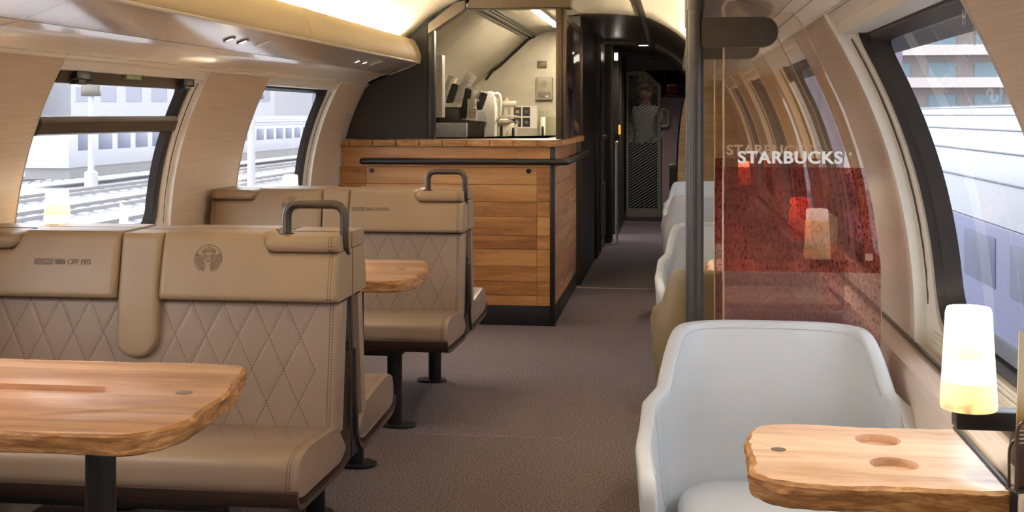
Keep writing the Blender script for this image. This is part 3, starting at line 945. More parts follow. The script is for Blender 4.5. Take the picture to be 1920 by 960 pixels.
def dense(P, step=.008):
    out = []; n = len(P)
    for i in range(n):
        a = Vector(P[i]); c = Vector(P[(i + 1) % n]); k = max(1, int((c - a).length / step))
        for j in range(k): q = a + (c - a) * j / k; out.append((q.x, q.y))
    return out
def cutter(poly, z0, z1):
    b = MB(); b.prism(poly, 'z', z0, z1); return b.build('cutter', M['wood_top'])
def left_table(Y, label, seed, x_wall=-1.995):
    t = thing('dining_table', label, 'table', (-1.125, Y, 0), 0, 'live-edge tables on the left')
    ox = -1.125
    P = smoothpoly([(x_wall - ox, -.305, .01), (-.915 - ox, -.305, .10), (-.862 - ox, -.215, .06), (-.868 - ox, .02, .10), (-.925 - ox, .295, .05), (-1.0 - ox, .303, .03), (x_wall - ox, .30, .01)], .02, 8)
    top = slab('tabletop', dense(P), .662, .70, t, [M['wood_top'], M['bark']], seed, lambda p: 1 if p[0] > -.70 else .15, .009)
    cap = lambda x0, x1, y, r: [(x1 + r * math.cos(a), y + r * math.sin(a)) for a in [R(-90 + 180 * i / 14) for i in range(15)]] + [(x0 + r * math.cos(a), y + r * math.sin(a)) for a in [R(90 + 180 * i / 14) for i in range(15)]]
    cut(top, [cutter(cap(-.55, -.025, .02, .034), .688, .71)])
    b = MB(); b.lathe([(.017, .699), (.017, .7008), (.012, .7012), (.004, .7012)], 24, (.165, .02, 0)); b.build('cable_plug', M['plug'], t)
    b = MB(); b.cyl((0, 0, .008), (0, 0, .655), .0295, 28); l = b.build('leg', M['black'], t)
    b = MB(); b.prism(rrect(-.085, .075, -.055, .055, .052, 8), 'z', 0, .010, .003, 2); b.build('foot_plate', M['black'], l)
    b = MB(); b.box(-.60, .14, -.05, .05, .648, .660, .003); b.build('support_plate', M['black'], t)
    return t
left_table(2.305, 'nearest oak live-edge table on the left, in front of the embossed bench', 3)
left_table(4.275, 'oak live-edge table between the two quilted benches on the left', 11)

def right_table(Y, label, seed):
    t = thing('side_table', label, 'table', (.30, Y, 0), 0, 'wall tables under the right windows')
    ox = .30
    P = smoothpoly([(.120 - ox, -.195, .09), (.503 - ox, -.190, .006), (.503 - ox, .180, .006), (.130 - ox, .182, .065)], .02, 10)
    top = slab('tabletop', dense(P, .006), .650, .690, t, [M['wood_top_pale'], M['bark']], seed, lambda p: 1 if p[0] < .195 else .25, .013)
    circ = lambda x, y, r: [(x + r * math.cos(2 * PI * i / 40), y + r * math.sin(2 * PI * i / 40)) for i in range(40)]
    cut(top, [cutter(circ(.050, .085, .0385), .676, .70), cutter(circ(.052, -.062, .0385), .676, .70)])
    b = MB(); b.lathe([(.0125, .689), (.0125, .6908), (.009, .6912), (.003, .6912)], 24, (-.125, .0, 0)); b.build('cable_plug', M['plug'], t)
    b = MB(); b.prism([(.0, .650), (.203, .650), (.203, .52), (.17, .60)], 'y', -.13, .12, .003, 1)
    b.box(.196, .204, -.200, .185, .640, .693, .001); b.build('wall_bracket', M['black'], t)
    return t
right_table(2.095, 'nearest pale oak live-edge wall table with two cup recesses', 5)
right_table(4.66, 'live-edge wall table seen through the red glass partitions', 8)
right_table(8.20, 'live-edge wall table between the farthest grey armchairs', 15)

# ------------------------------------------------------------------ armchairs
def chair_mesh():
    """mid surface of the tub: rows from the base to the rim, columns around the U"""
    nu, nv = 72, 16
    hw, yb, yf = .268, .235, -.27
    rim = smooth_tab([(0, .520), (.012, .545), (.035, .566), (.08, .572), (.15, .578), (.205, .588), (.24, .612), (.268, .662), (.292, .722), (.312, .752), (.335, .764), (.40, .769), (.5, .771)])
    # plan path: arm (front to back), corner, back
    def plan(u):
        s = u if u <= .5 else 1 - u
        sx = -1 if u <= .5 else 1
        if s < .26:
            k = s / .26; return (sx * (hw + .012 * math.sin(k * PI)), yf + (yb - .17 - yf) * k)
        k = (s - .26) / .24
        a = k * PI / 2
        e = .50
        cx = (abs(math.cos(a)) ** e) * hw; cyy = yb - .17 + (abs(math.sin(a)) ** e) * .17
        return (sx * cx, cyy)
    def fn(u, v):
        s = u if u <= .5 else 1 - u
        h = rim(s); z = .20 + (h - .20) * v
        x, y = plan(u)
        w = interp([(.20, .80), (.32, .91), (.45, .975), (.56, .985), (.60, .945), (.65, .90), (.72, .845), (.77, .80)], z) if s > .26 else interp([(.20, .82), (.32, .92), (.45, .98), (.60, 1.02)], z)
        wy = interp([(.20, .82), (.40, .90), (.60, 1.0), (.78, 1.16)], z)
        yy = y
        if y > 0: yy = y * wy
        else: yy = y * interp([(.20, .88), (.60, 1.0)], z)
        return (x * w, yy, z)
    b = MB(); b.grid(fn, nu, nv)
    b.bm.normal_update()
    rimline = [fn(i / nu, 1) for i in range(nu + 1)]
    o = b.build('tub_shell', M['chair'], None, 60)
    m = o.modifiers.new('s', 'SOLIDIFY'); m.thickness = .032; m.offset = 0; m.use_rim = True
    m2 = o.modifiers.new('b', 'BEVEL'); m2.width = .012; m2.segments = 3; m2.limit_method = 'ANGLE'; m2.angle_limit = R(50)
    dg = bpy.context.evaluated_depsgraph_get(); me = bpy.data.meshes.new_from_object(o.evaluated_get(dg))
    for p in me.polygons: p.use_smooth = True
    me.set_sharp_from_angle(angle=R(60)); me.name = 'tub_shell'
    bpy.data.objects.remove(o)
    # stitched piping: just inside the rim and down the two wing seams
    nb = MB()
    def inner(u, v, d):
        p = Vector(fn(u, v)); e = .004
        du = Vector(fn(min(1, u + e), v)) - Vector(fn(max(0, u - e), v)); dv = Vector(fn(u, min(1, v + e))) - Vector(fn(u, max(0, v - e)))
        n = du.cross(dv).normalized()
        if n.dot(Vector((0, -.02, p.z)) - p) < 0: n = -n
        return p + n * d
    nb.tube([inner(i / 90, .968, .0168) for i in range(2, 89)], .0012, 6)
    for u in (.245, .755): nb.tube([inner(u + (.01 if u < .5 else -.01) * (1 - k / 12), .45 + .5 * k / 12, .0166) for k in range(13)], .0011, 6)
    o2 = nb.build('piping', M['chair_pipe'], None); me2 = o2.data; bpy.data.objects.remove(o2)
    return me, me2
CH, CHP = chair_mesh()
def cushion_mesh():
    b = MB()
    P = smoothpoly([(-.205, -.285, .06), (.205, -.285, .06), (.215, .10, .08), (.16, .195, .09), (-.16, .195, .09), (-.215, .10, .08)], .05, 8)
    L = []
    for z, k in ((.305, .95), (.32, .99), (.36, 1.0), (.395, .995), (.412, .97), (.420, .93), (.427, .80), (.432, .5), (.433, .2)):
        L.append([(p[0] * k, -.04 + (p[1] + .04) * k, z) for p in P])
    b.loops(L, True, True, True)
    o = b.build('seat_cushion', M['chair'], None, 60); me = o.data; bpy.data.objects.remove(o); return me
CU = cushion_mesh()
def chair_base():
    b = MB(); b.cyl((0, 0, .02), (0, 0, .24), .028, 20)
    b.prism([(-.19, -.19), (.19, -.19), (.19, .14), (-.19, .14)], 'z', .215, .245, .004, 1)
    b.build
    for a in (45, 135, 225, 315):
        c_, s_ = math.cos(R(a)), math.sin(R(a))
        b.tube([(0, 0, .045), (.12 * c_, .12 * s_, .035), (.24 * c_, .24 * s_, .014)], [.018, .016, .012], 10)
    o = b.build('pedestal', M['black'], None); me = o.data; bpy.data.objects.remove(o); return me
CB = chair_base()
CHT = CH.copy(); CHT.materials[0] = leather('olive_tan_shell', C(134, 118, 86), C(160, 150, 120), None, .5)  # copy of the tub shell coloured olive-tan, darker than the grey ones
def armchair(y, away, label, tan=False):
    t = thing('armchair', label, 'armchair', (.222, y, 0), PI if away else 0, 'tub armchairs along the right side')
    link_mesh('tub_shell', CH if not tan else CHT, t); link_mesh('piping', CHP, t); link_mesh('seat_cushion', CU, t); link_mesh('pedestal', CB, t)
    return t
BK = .262
armchair(2.91 - BK, False, 'nearest pale grey leather armchair, behind the near wall table')
armchair(3.83 + BK, True, 'armchair with a shell coloured olive-tan, turned away, directly behind the red glass partitions', True)
armchair(5.56 - BK, False, 'grey armchair right behind the one coloured olive-tan, facing the camera beyond the pole')
armchair(7.40 + BK, True, 'second farthest grey armchair, its back to the camera')
armchair(9.04 - BK, False, 'farthest grey armchair, in front of the pale wooden end panel')

# ------------------------------------------------------------------ glass partitions and poles
def partition(y, label, plabel):
    t = thing('glass_partition', label, 'partition', (0, y, 0), 0, 'printed glass partitions')
    pts = [(.121, .575), (.472, .575), (.484, .60), (.490, .80), (.488, .90), (.470, 1.03), (.445, 1.14), (.405, 1.26), (.352, 1.37), (.296, 1.482), (.276, 1.500), (.150, 1.528), (.130, 1.525), (.121, 1.512)]
    b = MB(); b.prism(pts, 'y', -.004, .004)
    b.build('pane', M['partition'], t)
    b = MB()
    e = MB(); loop = [(x, 0, z) for x, z in pts]
    e.tube([loop[0], loop[-1], loop[-2], loop[-3]], .0026, 6); e.tube([loop[1]] + loop[2:11], .0018, 6)
    e.build('polished_edge', M['clear_edge'], t)
    tx = text('lettering', 'STARBUCKS', .0405, t, (.277, -.0052, 1.1475), (R(90), 0, 0), M['letter'], .0006, .0004, 'CENTER', 1.04, 1.10, .0010)
    text('registered_mark', '\u00ae', .010, t, (.418, -.0052, 1.157), (R(90), 0, 0), M['letter'], .0, .0003)
    b = MB(); b.box(.470, .506, -.022, .022, .575, .625, .003); b.build('wall_clamp', M['black'], t)
    b = MB(); b.box(.352 + .10, .470, -.0048, -.0042, .905, .922); b.build('sticker', plain('faint_sticker', C(150, 110, 92), .5), t)
    b = MB()
    for yy in (-.012, .012):
        P = rrect(.068, .248, 1.413, 1.485, (.004, .034, .034, .004), 8)
        b.prism(P, 'y', min(yy * .35, yy * 1.7), max(yy * .35, yy * 1.7), .002, 1)
    b.cyl((.216, -.026, 1.449), (.216, -.021, 1.449), .022, 24)
    b.cyl((.216, -.029, 1.449), (.216, -.025, 1.449), .011, 16)
    b.build('clamp_arm', M['handle_dark'], t)
    p = thing('grab_pole', plabel, 'pole', (.055, y, 0), 0, 'floor-to-shelf poles')
    b = MB(); b.cyl((0, 0, .006), (0, 0, 1.535), .0185, 28); b.build('tube', M['pole'], p)
    b = MB(); b.cyl((0, 0, 1.505), (0, 0, 1.64), .0215, 28); b.build('sleeve', M['pole'], p)
    b = MB(); b.cyl((0, 0, 0), (0, 0, .012), .04, 24); b.build('floor_flange', M['pole'], p)
    return t
M['clear_edge'] = plain('glass_edge', C(206, 186, 160), .15, 0, .6)
M['handle_dark'] = plain('dark_bronze', C(70, 62, 52), .4, .4)
partition(3.00, 'front red-tinted glass partition with white lettering beside the pole', 'dark grey pole holding the front glass partition')
partition(3.63, 'rear red-tinted glass partition just behind the front one', 'dark grey pole hidden behind the front pole, holding the rear partition')

# ------------------------------------------------------------------ lamps and menu holders
def lamp(x, y, label, sg=1, z=.794):
    t = thing('table_lamp', label, 'lamp', (x, y, z), 0 if sg > 0 else PI, 'glowing window lamps')
    b = MB(); b.lathe([(.037, .004), (.0415, 0), (.0428, .006), (.0415, .03), (.0345, .150), (.032, .157), (.010, .1585)], 40)
    b.build('lamp_shade', M['lamp'], t, 50)
    b = MB(); b.box(-.022, .094, -.019, .019, -.030, -.001, .003); b.box(.064, .096, -.016, .016, -.086, -.004, .003)
    b.cyl((0, 0, -.004), (0, 0, .006), .030, 20); b.build('bracket', M['black'], t)
    return t
def menu(x, y, label, rz=0, tall=True, z=.702):
    t = thing('menu_holder', label, 'menu holder', (x, y, z), rz, 'menu holders on the window ledges')
    b = MB(); P = roundpts([(-.024, 0, .002), (-.024, 0, .105), (.024, 0, .105), (.024, 0, .002)], .022, 6)
    b.tube(P, .0028, 8); Q = roundpts([(-.024, .018, .002), (-.024, .018, .075), (.024, .018, .075), (.024, .018, .002)], .022, 6)
    b.tube(Q, .0022, 8); b.box(-.028, .028, -.004, .022, 0, .004, .001)
    b.build('wire_frame', M['bronze'], t)
    b = MB(); b.prism([(-.0225, .004), (.0225, .004), (.0245 - .004, .215), (-.0245 + .010, .235)], 'y', .007, .0085)
    c_ = b.build('menu_card', M['menu'], t)
    b = MB()
    for k in range(4): b.box(-.015, -.015 + [.016, .012, .018, .013][k], .0060, .0066, .088 - k * .006, .0895 - k * .006)
    b.build('fine_print', M['letter'], c_)
    return t
lamp(.456, 1.985, 'glowing striped lamp on a black bracket over the nearest wall table')
lamp(.456, 4.56, 'glowing lamp over the middle wall table, seen through the red glass')
lamp(.456, 8.10, 'farthest glowing lamp on the right, small and high in the red glass')
lamp(-1.90, 3.60, 'white glowing lamp at the left window beyond the nearest bench', -1, .86)
lamp(-1.90, 5.95, 'glowing lamp at the second left window beyond the far bench', -1)
menu(.516, 1.865, 'brown menu card in a bronze wire holder beside the nearest lamp', R(20))
menu(-1.955, 4.17, 'pale menu card in a wire holder at the first left window', R(-10))
menu(-1.955, 6.02, 'menu card in a wire holder at the second left window', R(-10))

# ------------------------------------------------------------------ the bar counter
YC, YE, XC = 7.23, 8.86, -.695
ct = thing('bar_counter', 'oak plank bar counter with black corner post and plinth', 'counter', (-1.35, YC, 0))
ox, oy = -1.35, YC
rows = [(.118, .178), (.178, .262), (.262, .352), (.352, .452), (.452, .535), (.535, .648), (.648, .735), (.735, .838), (.838, .940), (.940, 1.062)]
b = MB()
for k, (z0, z1) in enumerate(rows):
    xl = min(XL(z0), XL(z1)) + .012
    cuts = [XL((z0 + z1) / 2) + .012 - ox, -1.84 - ox, -.800 - ox, -.722 - ox]
    if k == 9: cuts = [cuts[0], -.722 - ox]
    if k in (3, 6): cuts = [cuts[0], -1.84 - ox, -1.25 - ox, -.800 - ox, -.722 - ox]
    for p, q in zip(cuts, cuts[1:]): b.box(p + .0006, q - .0006, 0, .02, z0 + .0008, z1 - .0008, .0012, 1)
b.build('front_planks', M['wood_plank'], ct)
b = MB()
for k, (z0, z1) in enumerate(rows):
    random.seed(k)
    c0 = .022; c1 = YE - YC
    m1 = c0 + (c1 - c0) * random.uniform(.3, .7)
    for p, q in ((c0, m1), (m1, c1)): b.box(XC - ox - .02, XC - ox, p + .001, q - .001, z0 + .001, z1 - .001, .0015, 1)
b.build('side_planks', M['wood_plank_y'], ct)
b = MB(); b.box(-.722 - ox, XC - ox + .002, -.004, .024, .0, 1.062, .003); b.build('corner_post', M['black'], ct)
b = MB(); b.box(XL(.1) + .02 - ox, XC - ox - .004, .004, .03, 0, .116, .002); b.box(XC - ox - .03, XC - ox - .003, .004, YE - YC, 0, .116, .002); b.build('plinth', M['black'], ct)
b = MB(); b.box(XL(.6) + .035 - ox, XC - ox - .024, .024, .05, .1, 1.06); b.box(XC - ox - .05, XC - ox - .022, .05, YE - YC, .1, 1.06); b.box(XL(.6) + .035 - ox, XC - ox - .05, .5, .53, .0, 1.06); b.build('carcass', M['black_matt'], ct)
def bolt(x, z):
    b = MB(); b.tube([(x - ox, .001, z), (x - ox, -.006, z)], .0145, 20); b.tube([(x - ox, -.005, z), (x - ox, -.009, z)], .008, 6); b.build('bolt', M['black'], ct)
bolt(-1.803, .916); bolt(-.850, .918)
tp = [( -2.008, 7.19), (-.672, 7.19), (-.648, 7.215), (-.635, 8.90), (-.70, 8.93), (-.75, 8.90), (-.75, 7.72), (-2.0, 7.72)]
b0 = thing('counter_top', 'rough hewn oak counter top resting on the plank bar', 'counter top', (-1.35, YC, 0))
P = [(x - ox, y - oy) for x, y in smoothpoly([(-2.004, 7.19, .004), (-.690, 7.19, .02), (-.662, 7.22, .03), (-.640, 8.90, .02), (-.80, 8.92, .01), (-.80, 7.72, .01), (-1.90, 7.72, .004), (-1.90, 7.30, .004), (-2.004, 7.30, .004)], .01, 5)]
slab('board', dense(P, .012), 1.062, 1.104, b0, [M['wood_top'], M['bark_top']], 21, lambda p: 1.0, .004)
b = MB()
for k in range(9):
    x = -1.93 + k * .142 - ox
    b.box(x - .001, x + .001, -.0465, -.02, 1.0655, 1.100)
b.build('board_joints', M['black_matt'], b0)
b = MB()
P = roundpts([(-1.826 - ox, -.02, .977), (-1.826 - ox, -.125, .977), (-.615 - ox, -.125, .977), (-.615 - ox, 1.86, .977)], .04, 6)
P = [(-1.83 - ox, -.118, .977), (-1.826 - ox, -.125, .977)] + [tuple(p) for p in roundpts([(-1.80 - ox, -.125, .977), (-.615 - ox, -.125, .977), (-.615 - ox, 1.72, .977)], .05, 8)]
b.tube(P, .0195, 16)
for x in (-1.70, -1.25, -.80): b.tube([(x - ox, .0, .965), (x - ox, -.10, .977)], .010, 8)
for y in (.35, 1.05, 1.58): b.tube([(XC - ox, y, .965), (-.63 - ox, y, .977)], .010, 8)
b.build('foot_rail', M['black'], ct).name = 'leaning_rail'

# dark partition left of the bar opening, posts and header frame
b = MB()
zs = [1.107 + (1.72 - 1.107) * i / 16 for i in range(17)]
lim = lambda z: min(XL(min(z, 1.437)) + .004, -1.46)
edge = [(lim(z) if z < 1.44 else interp([(1.44, -1.83), (1.50, -1.68), (1.555, -1.52), (1.562, -1.51), (1.60, -1.53), (1.72, -1.56)], z), z) for z in zs]
P = edge + [(-1.535, 1.745), (-1.466, 1.80), (-1.466, 1.107)]
b.prism(P, 'y', 7.26, 7.30)
tag(b.build('end_panel', M['black_matt']), 'matt black panel between the left wall and the bar opening', 'panel')
fr = thing('opening_frame', 'bronze metal frame around the galley opening above the bar', 'frame', (-1.06, 7.26, 0))
ox, oy = -1.06, 7.26
b = MB(); b.box(-1.462 - ox, -1.424 - ox, -.012, .06, 1.107, 1.835, .003); b.build('left_post', M['steel_dark2'] if 'steel_dark2' in M else M['black'], fr)
b = MB(); b.box(-.690 - ox, -.655 - ox, -.012, .06, 1.107, 1.90, .003); b.box(-.652 - ox, -.632 - ox, .0, .05, 1.107, 1.90, .002); b.build('right_post', M['bronze'], fr)
b = MB(); b.prism([(-1.225 - ox, 1.885), (-.60 - ox, 1.885), (-.60 - ox, 1.985), (-1.20 - ox, 1.962)], 'y', -.03, .10, .004, 1); b.build('header_beam', M['bronze'], fr)
b = MB(); b.prism([(-1.462 - ox, 1.735), (-1.232 - ox, 1.885), (-1.232 - ox, 1.94), (-1.30 - ox, 1.925), (-1.462 - ox, 1.80)], 'y', -.02, .08, .003, 1); b.build('diagonal_beam', M['bronze'], fr)

# ------------------------------------------------------------------ galley behind the bar
GY = 10.6
b = MB()
gp = [(-2.0, .0), (-1.98, 1.0), (-1.90, 1.30), (-1.86, 1.36), (-1.56, 1.655), (-1.50, 1.69), (-1.24, 1.93), (-1.10, 1.975), (-.68, 1.99)]
b.loops([[(x, 7.32, z) for x, z in gp], [(x, GY, z) for x, z in gp]], closed=False)
b.build('wall_galley', M['steel'], kind='structure', angle=20).name = 'wall_left_galley'
b = MB(); b.box(-2.14, -.68, GY, GY + .04, 0, 2.08)
b.build('wall_back', M['steel'], kind='structure')
b = MB(); b.box(-1.985, -.76, 7.74, 10.55, .0, .90); b.build('x', M['steel'])
bpy.data.objects.remove(bpy.data.objects['x'])
b = MB(); b.tube([(-1.215, 7.34, 1.935), (-1.215, GY - .02, 1.935)], .012, 8)
for x, z in ((-1.245, 1.918), (-1.19, 1.945), (-1.165, 1.952)): b.tube([(x, 7.34, z), (x, GY - .02, z)], .008, 8)
b.build('trim_7', M['steel_dark'], kind='structure')
b = MB(); b.tube([(-1.555, GY - .012, 1.64), (-1.50, GY - .012, 1.68), (-1.245, GY - .012, 1.915), (-1.19, GY - .012, 1.94)], .014, 8)
b.tube([(-1.56, GY - .012, 1.64), (-1.62, GY - .012, 1.56)], .012, 8)
b.build('trim_8', M['steel_dark'], kind='structure')
# galley light
g = thing('galley_light', 'warm strip lamp on the galley ceiling above the work surface', 'light', (-.93, 8.2, 1.968))
b = MB(); b.box(-.035, .035, 0, 1.7, 0, .012, .002); b.build('housing', M['white'], g)
b = MB(); b.box(-.026, .026, .03, 1.67, -.006, .001, .002); b.build('diffuser', M['galley_tube'], g)
# work surface with the appliances
wk = thing('work_cabinet', 'steel work cabinet with dark top behind the bar', 'cabinet', (-1.35, 7.80, 0))
b = MB(); b.box(-.60, .42, 0, .62, .0, .985, .004); b.build('body', M['steel_dark'], wk)
b = MB(); b.box(-.61, .43, -.02, .64, .986, 1.02, .004); b.build('worktop', M['black'], wk)
wz = 1.021
WY = 8.1
def gx(u, y): # sideways position of a picture column at a depth
    dx = .99148 * (u - 960) - .13018 * 2300; dy = .13018 * (u - 960) + .99148 * 2300
    return dx / dy * y
def box_thing(name, label, cat, x0, x1, y0, y1, z0, z1, m, bev=.004, part='body'):
    t = thing(name, label, cat, ((x0 + x1) / 2, (y0 + y1) / 2, z0))
    b = MB(); b.box((x0 - x1) / 2, (x1 - x0) / 2, (y0 - y1) / 2, (y1 - y0) / 2, 0, z1 - z0, bev); b.build(part, m, t); return t
t = box_thing('till_screen', 'blue-grey back of the till screen standing on the bar side', 'till', gx(812, 7.95), gx(876, 7.95), 7.93, 7.965, wz, 1.20, M['screen'])
b = MB(); b.box(-.06, .06, .018, .05, 0, .02, .003); b.build('stand', M['black'], t)
t = thing('card_box', 'black angled box beside the blue-grey till screen', 'box', (gx(887, 8.09), 8.09, wz))
b = MB(); b.prism([(-.075, 0), (.062, 0), (.085, .187), (-.072, .200)], 'y', -.05, .06, .003, 1); b.build('body', M['dark_frame'], t)
b = MB(); b.box(.078, .084, -.03, .03, .02, .15); b.build('trim_strip', M['steel'], t)
t = box_thing('dispenser_column', 'tall white dispenser column at the left edge of the bar opening', 'dispenser', gx(800, 7.85), gx(832, 7.85), 7.80, 7.90, 1.235, 1.640, M['white'])
b = MB(); b.box(-.05, .049, -.054, -.049, .30, .303); b.build('seam', M['steel_dark'], t)
t = box_thing('cup_cabinet', 'black cabinet carrying the slanted paper cup stacks', 'cabinet', gx(812, 8.4), gx(871, 8.4), 8.22, 8.50, wz, 1.305, M['black'])
b = MB(); b.box(-.03, .098, -.143, -.139, .17, .272, .001); b.build('smoked_front', plain('smoked_front', C(70, 62, 56), .3), t)
def cups(u0, v0, u1, v1, r, y, label):
    """a leaning stack of nested paper cups between two points"""
    z = lambda v: 1.25 - (v - 216) / 2310 * y
    a = Vector((gx(u0, y), y, z(v0))); c = Vector((gx(u1, y), y + .03, z(v1)))
    t = thing('paper_cup_stack', label, 'cups', a, 0, 'stacks of white paper cups')
    n = 9; d = (c - a); L = d.length; q = d.to_track_quat('Z', 'Y')
    for k in range(n):
        b = MB(); h = L / n
        b.lathe([(r * .985, 0), (r * 1.0, h * .78), (r * 1.025, h * .82), (r * 1.025, h * .97), (r * .985, h)], 20)
        o = b.build('paper_cup', M['white_cup'], t); o.rotation_mode = 'QUATERNION'; o.rotation_quaternion = q; o.location = d * (k / n)
    return t
cups(826, 192, 849, 143, .034, 8.36, 'leftmost leaning stack of white paper cups')
cups(853, 190, 884, 139, .038, 8.36, 'tallest leaning stack of white paper cups, in the middle')
cups(880, 190, 897, 170, .028, 8.36, 'shortest leaning stack of white paper cups, by the jug')
def sleeve(u, v0, v1, label):
    y = 8.28; z = lambda v: 1.25 - (v - 216) / 2310 * y
    t = thing('cup_sleeve', label, 'holder', (gx(u, y), y, z(v1)), 0, 'black slanted cup holders')
    h = z(v0) - z(v1); w = .026
    b = MB(); b.prism(smoothpoly([(-w, 0), (w * .9, 0), (w * .9 + .040, h), (-w + .046, h + .012)], .008, 4), 'y', -.016, .02, .003, 1); b.build('body', M['black'], t)
sleeve(843, 158, 193, 'leftmost black slanted cup holder')
sleeve(868, 167, 222, 'middle black slanted cup holder')
sleeve(897, 175, 206, 'rightmost black slanted cup holder, before the white jug')
t = thing('cup_tower', 'upright stack of white cups with a pump lid in front of the holders', 'cups', (gx(885, 8.10), 8.10, wz + .203))
b = MB(); b.lathe([(.028, 0), (.031, .06), (.034, .065), (.034, .075), (.030, .078), (.031, .13), (.029, .135)], 24); b.build('cup_body', M['white_cup'], t)
b = MB(); b.tube([(.026, 0, .122), (.048, 0, .125)], .007, 10); b.build('spout', M['white_cup'], t)
t = thing('glass_jar', 'small clear glass jar beside the white cup tower', 'jar', (gx(904, 8.10), 8.10, wz + .188))
b = MB(); b.lathe([(.02, 0), (.025, .01), (.022, .04), (.015, .06), (.017, .066)], 18, cap=False); b.build('body', M['clear'], t)
t = thing('milk_jug', 'big white plastic jug with loop handle behind the cup holders', 'jug', (gx(913, 8.7), 8.7, wz))
b = MB(); b.prism(smoothpoly([(-.075, 0), (.062, 0), (.066, .28), (.05, .40), (-.055, .40), (-.075, .34)], .03, 6), 'y', -.06, .06, .012, 3); b.build('body', M['white'], t)
b = MB(); b.tube(roundpts([(.05, 0, .375), (.085, 0, .385), (.100, 0, .33), (.090, 0, .22), (.058, 0, .18)], .03, 5), .013, 12); b.build('handle', M['white'], t)
# coffee machine with a canopy, group heads and a drip tray
cm = thing('coffee_machine', 'polished steel coffee machine at the back of the galley', 'coffee machine', (gx(948, 9.2), 9.2, wz - .02))
b = MB(); b.box(-.15, .06, .04, .26, 0, .19, .006); b.build('body', M['steel'], cm)
b = MB(); b.lathe([(.08, .182), (.112, .185), (.118, .195), (.118, .215), (.110, .222), (.02, .225)], 40, (-.045, .12, 0)); b.build('canopy', M['steel_bright'] if 'steel_bright' in M else M['steel'], cm)
for k, x in enumerate((-.12, -.08, -.03, .02, .06)):
    b = MB(); b.cyl((x, -.02 + .02 * (k % 2), .0), (x, -.02 + .02 * (k % 2), .12 + .02 * (k % 3)), .011 + .003 * (k % 2), 14)
    b.cyl((x, -.02 + .02 * (k % 2), .12 + .02 * (k % 3)), (x, -.02 + .02 * (k % 2), .135 + .02 * (k % 3)), .008, 12); b.build('tap', M['steel'] if k % 2 else M['black'], cm)
cs = thing('cup_rack', 'steel rack of jugs on top of the coffee machine', 'rack', (gx(946, 9.3), 9.3, wz + .215))
b = MB(); b.box(-.09, .10, -.08, .08, 0, .012, .002); b.box(-.09, .10, -.08, .08, .075, .087, .002); b.box(-.09, .10, -.085, -.08, .085, .12, .001); b.build('shelf', M['steel'], cs)
for k in range(2):
    for zz in (.012, .087):
        t = thing('steel_jug', 'small polished steel jug on the %s shelf of the cup rack, %s one' % ('lower' if zz < .05 else 'upper', ('left', 'right')[k]), 'jug', (gx(932 + k * 16, 9.24), 9.24, wz + .215 + zz), 0, 'steel milk jugs on the rack')
        b = MB(); b.lathe([(.024, 0), (.026, .02), (.021, .05), (.024, .06)], 18); b.build('body', M['steel'], t)
t = thing('notice_sheet', 'white paper notice with four dark pictures on the galley back wall', 'notice', (gx(982, GY - .004), GY - .004, 1.25 - (219 - 216) / 2310 * GY))
b = MB(); b.box(-.112, .115, -.002, 0, -.10, .095); b.build('paper', M['white_cup'], t)
for k in range(4):
    x = -.088 + (k % 2) * .078; z = .004 - (k // 2) * .092
    b = MB(); b.box(x, x + .066, -.0035, -.002, z, z + .080)
    f = b.build('printed_picture', plain('print_%d' % k, C(*((70, 60, 66), (52, 48, 52), (60, 54, 60), (46, 40, 44))[k]), .5, nscale=60, namt=.5), t)
    b = MB(); b.box(x + .018, x + .048, -.0045, -.0035, z + .028, z + .052); b.build('picture_detail', plain('print_detail_%d' % k, C(*((196, 160, 84), (92, 88, 92), (150, 140, 140), (120, 110, 110))[k]), .5), f)
t = thing('wall_speaker', 'grey intercom speaker box on the galley back wall', 'speaker', (gx(1021, GY - .03), GY - .03, 1.25 + (216 - 187) / 2310 * GY))
b = MB(); b.prism(rrect(-.073, .073, 0, .195, .012, 4), 'y', -.03, .03, .006, 2); b.build('housing', plain('grey_beige_plastic', C(176, 166, 146), .4), t)
b = MB(); b.tube([(0, -.032, .135), (0, -.0335, .135)], .030, 24); b.build('grille', plain('grille', C(160, 150, 132), .5), t)
b = MB(); b.box(-.058, .058, -.034, -.030, .018, .068, .002); b.build('panel', plain('grey_panel', C(128, 120, 108), .5), t)
b = MB(); b.box(.012, .042, -.036, -.034, .022, .036); b.build('button', M['white'], t)
t = thing('wall_vent', 'small square grey plate high on the galley back wall', 'vent', (gx(1016, GY - .005), GY - .005, 1.25 + (216 - 120) / 2310 * GY))
b = MB(); b.box(-.042, .042, -.006, 0, -.032, .032, .003); b.build('plate', plain('vent_plate', C(132, 122, 100), .4), t)
b = MB(); b.box(-.026, .026, -.008, -.006, -.016, .016, .001); b.build('badge', plain('vent_badge', C(150, 140, 116), .4), t)
t = thing('galley_fridge', 'tall grey-green fridge door with black handle by the back wall', 'fridge', (gx(1034, 10.35), 10.40, 0))
M['fridge'] = plain('fridge_grey', C(150, 146, 122), .4, .2)
b = MB(); b.box(-.11, .16, 0, .18, 0, 1.29, .004); b.build('body', M['fridge'], t)
b = MB(); b.box(-.045, .155, -.02, -.002, .05, 1.235, .004); b.build('door', plain('fridge_door', C(138, 134, 108), .4, .2), t)
b = MB(); b.box(-.10, -.055, -.018, -.002, .6, 1.235, .003); b.build('side_strip', M['steel'], t)
b = MB(); b.box(-.088, -.068, -.030, -.018, 1.06, 1.155, .003); b.build('handle', M['black'], t)

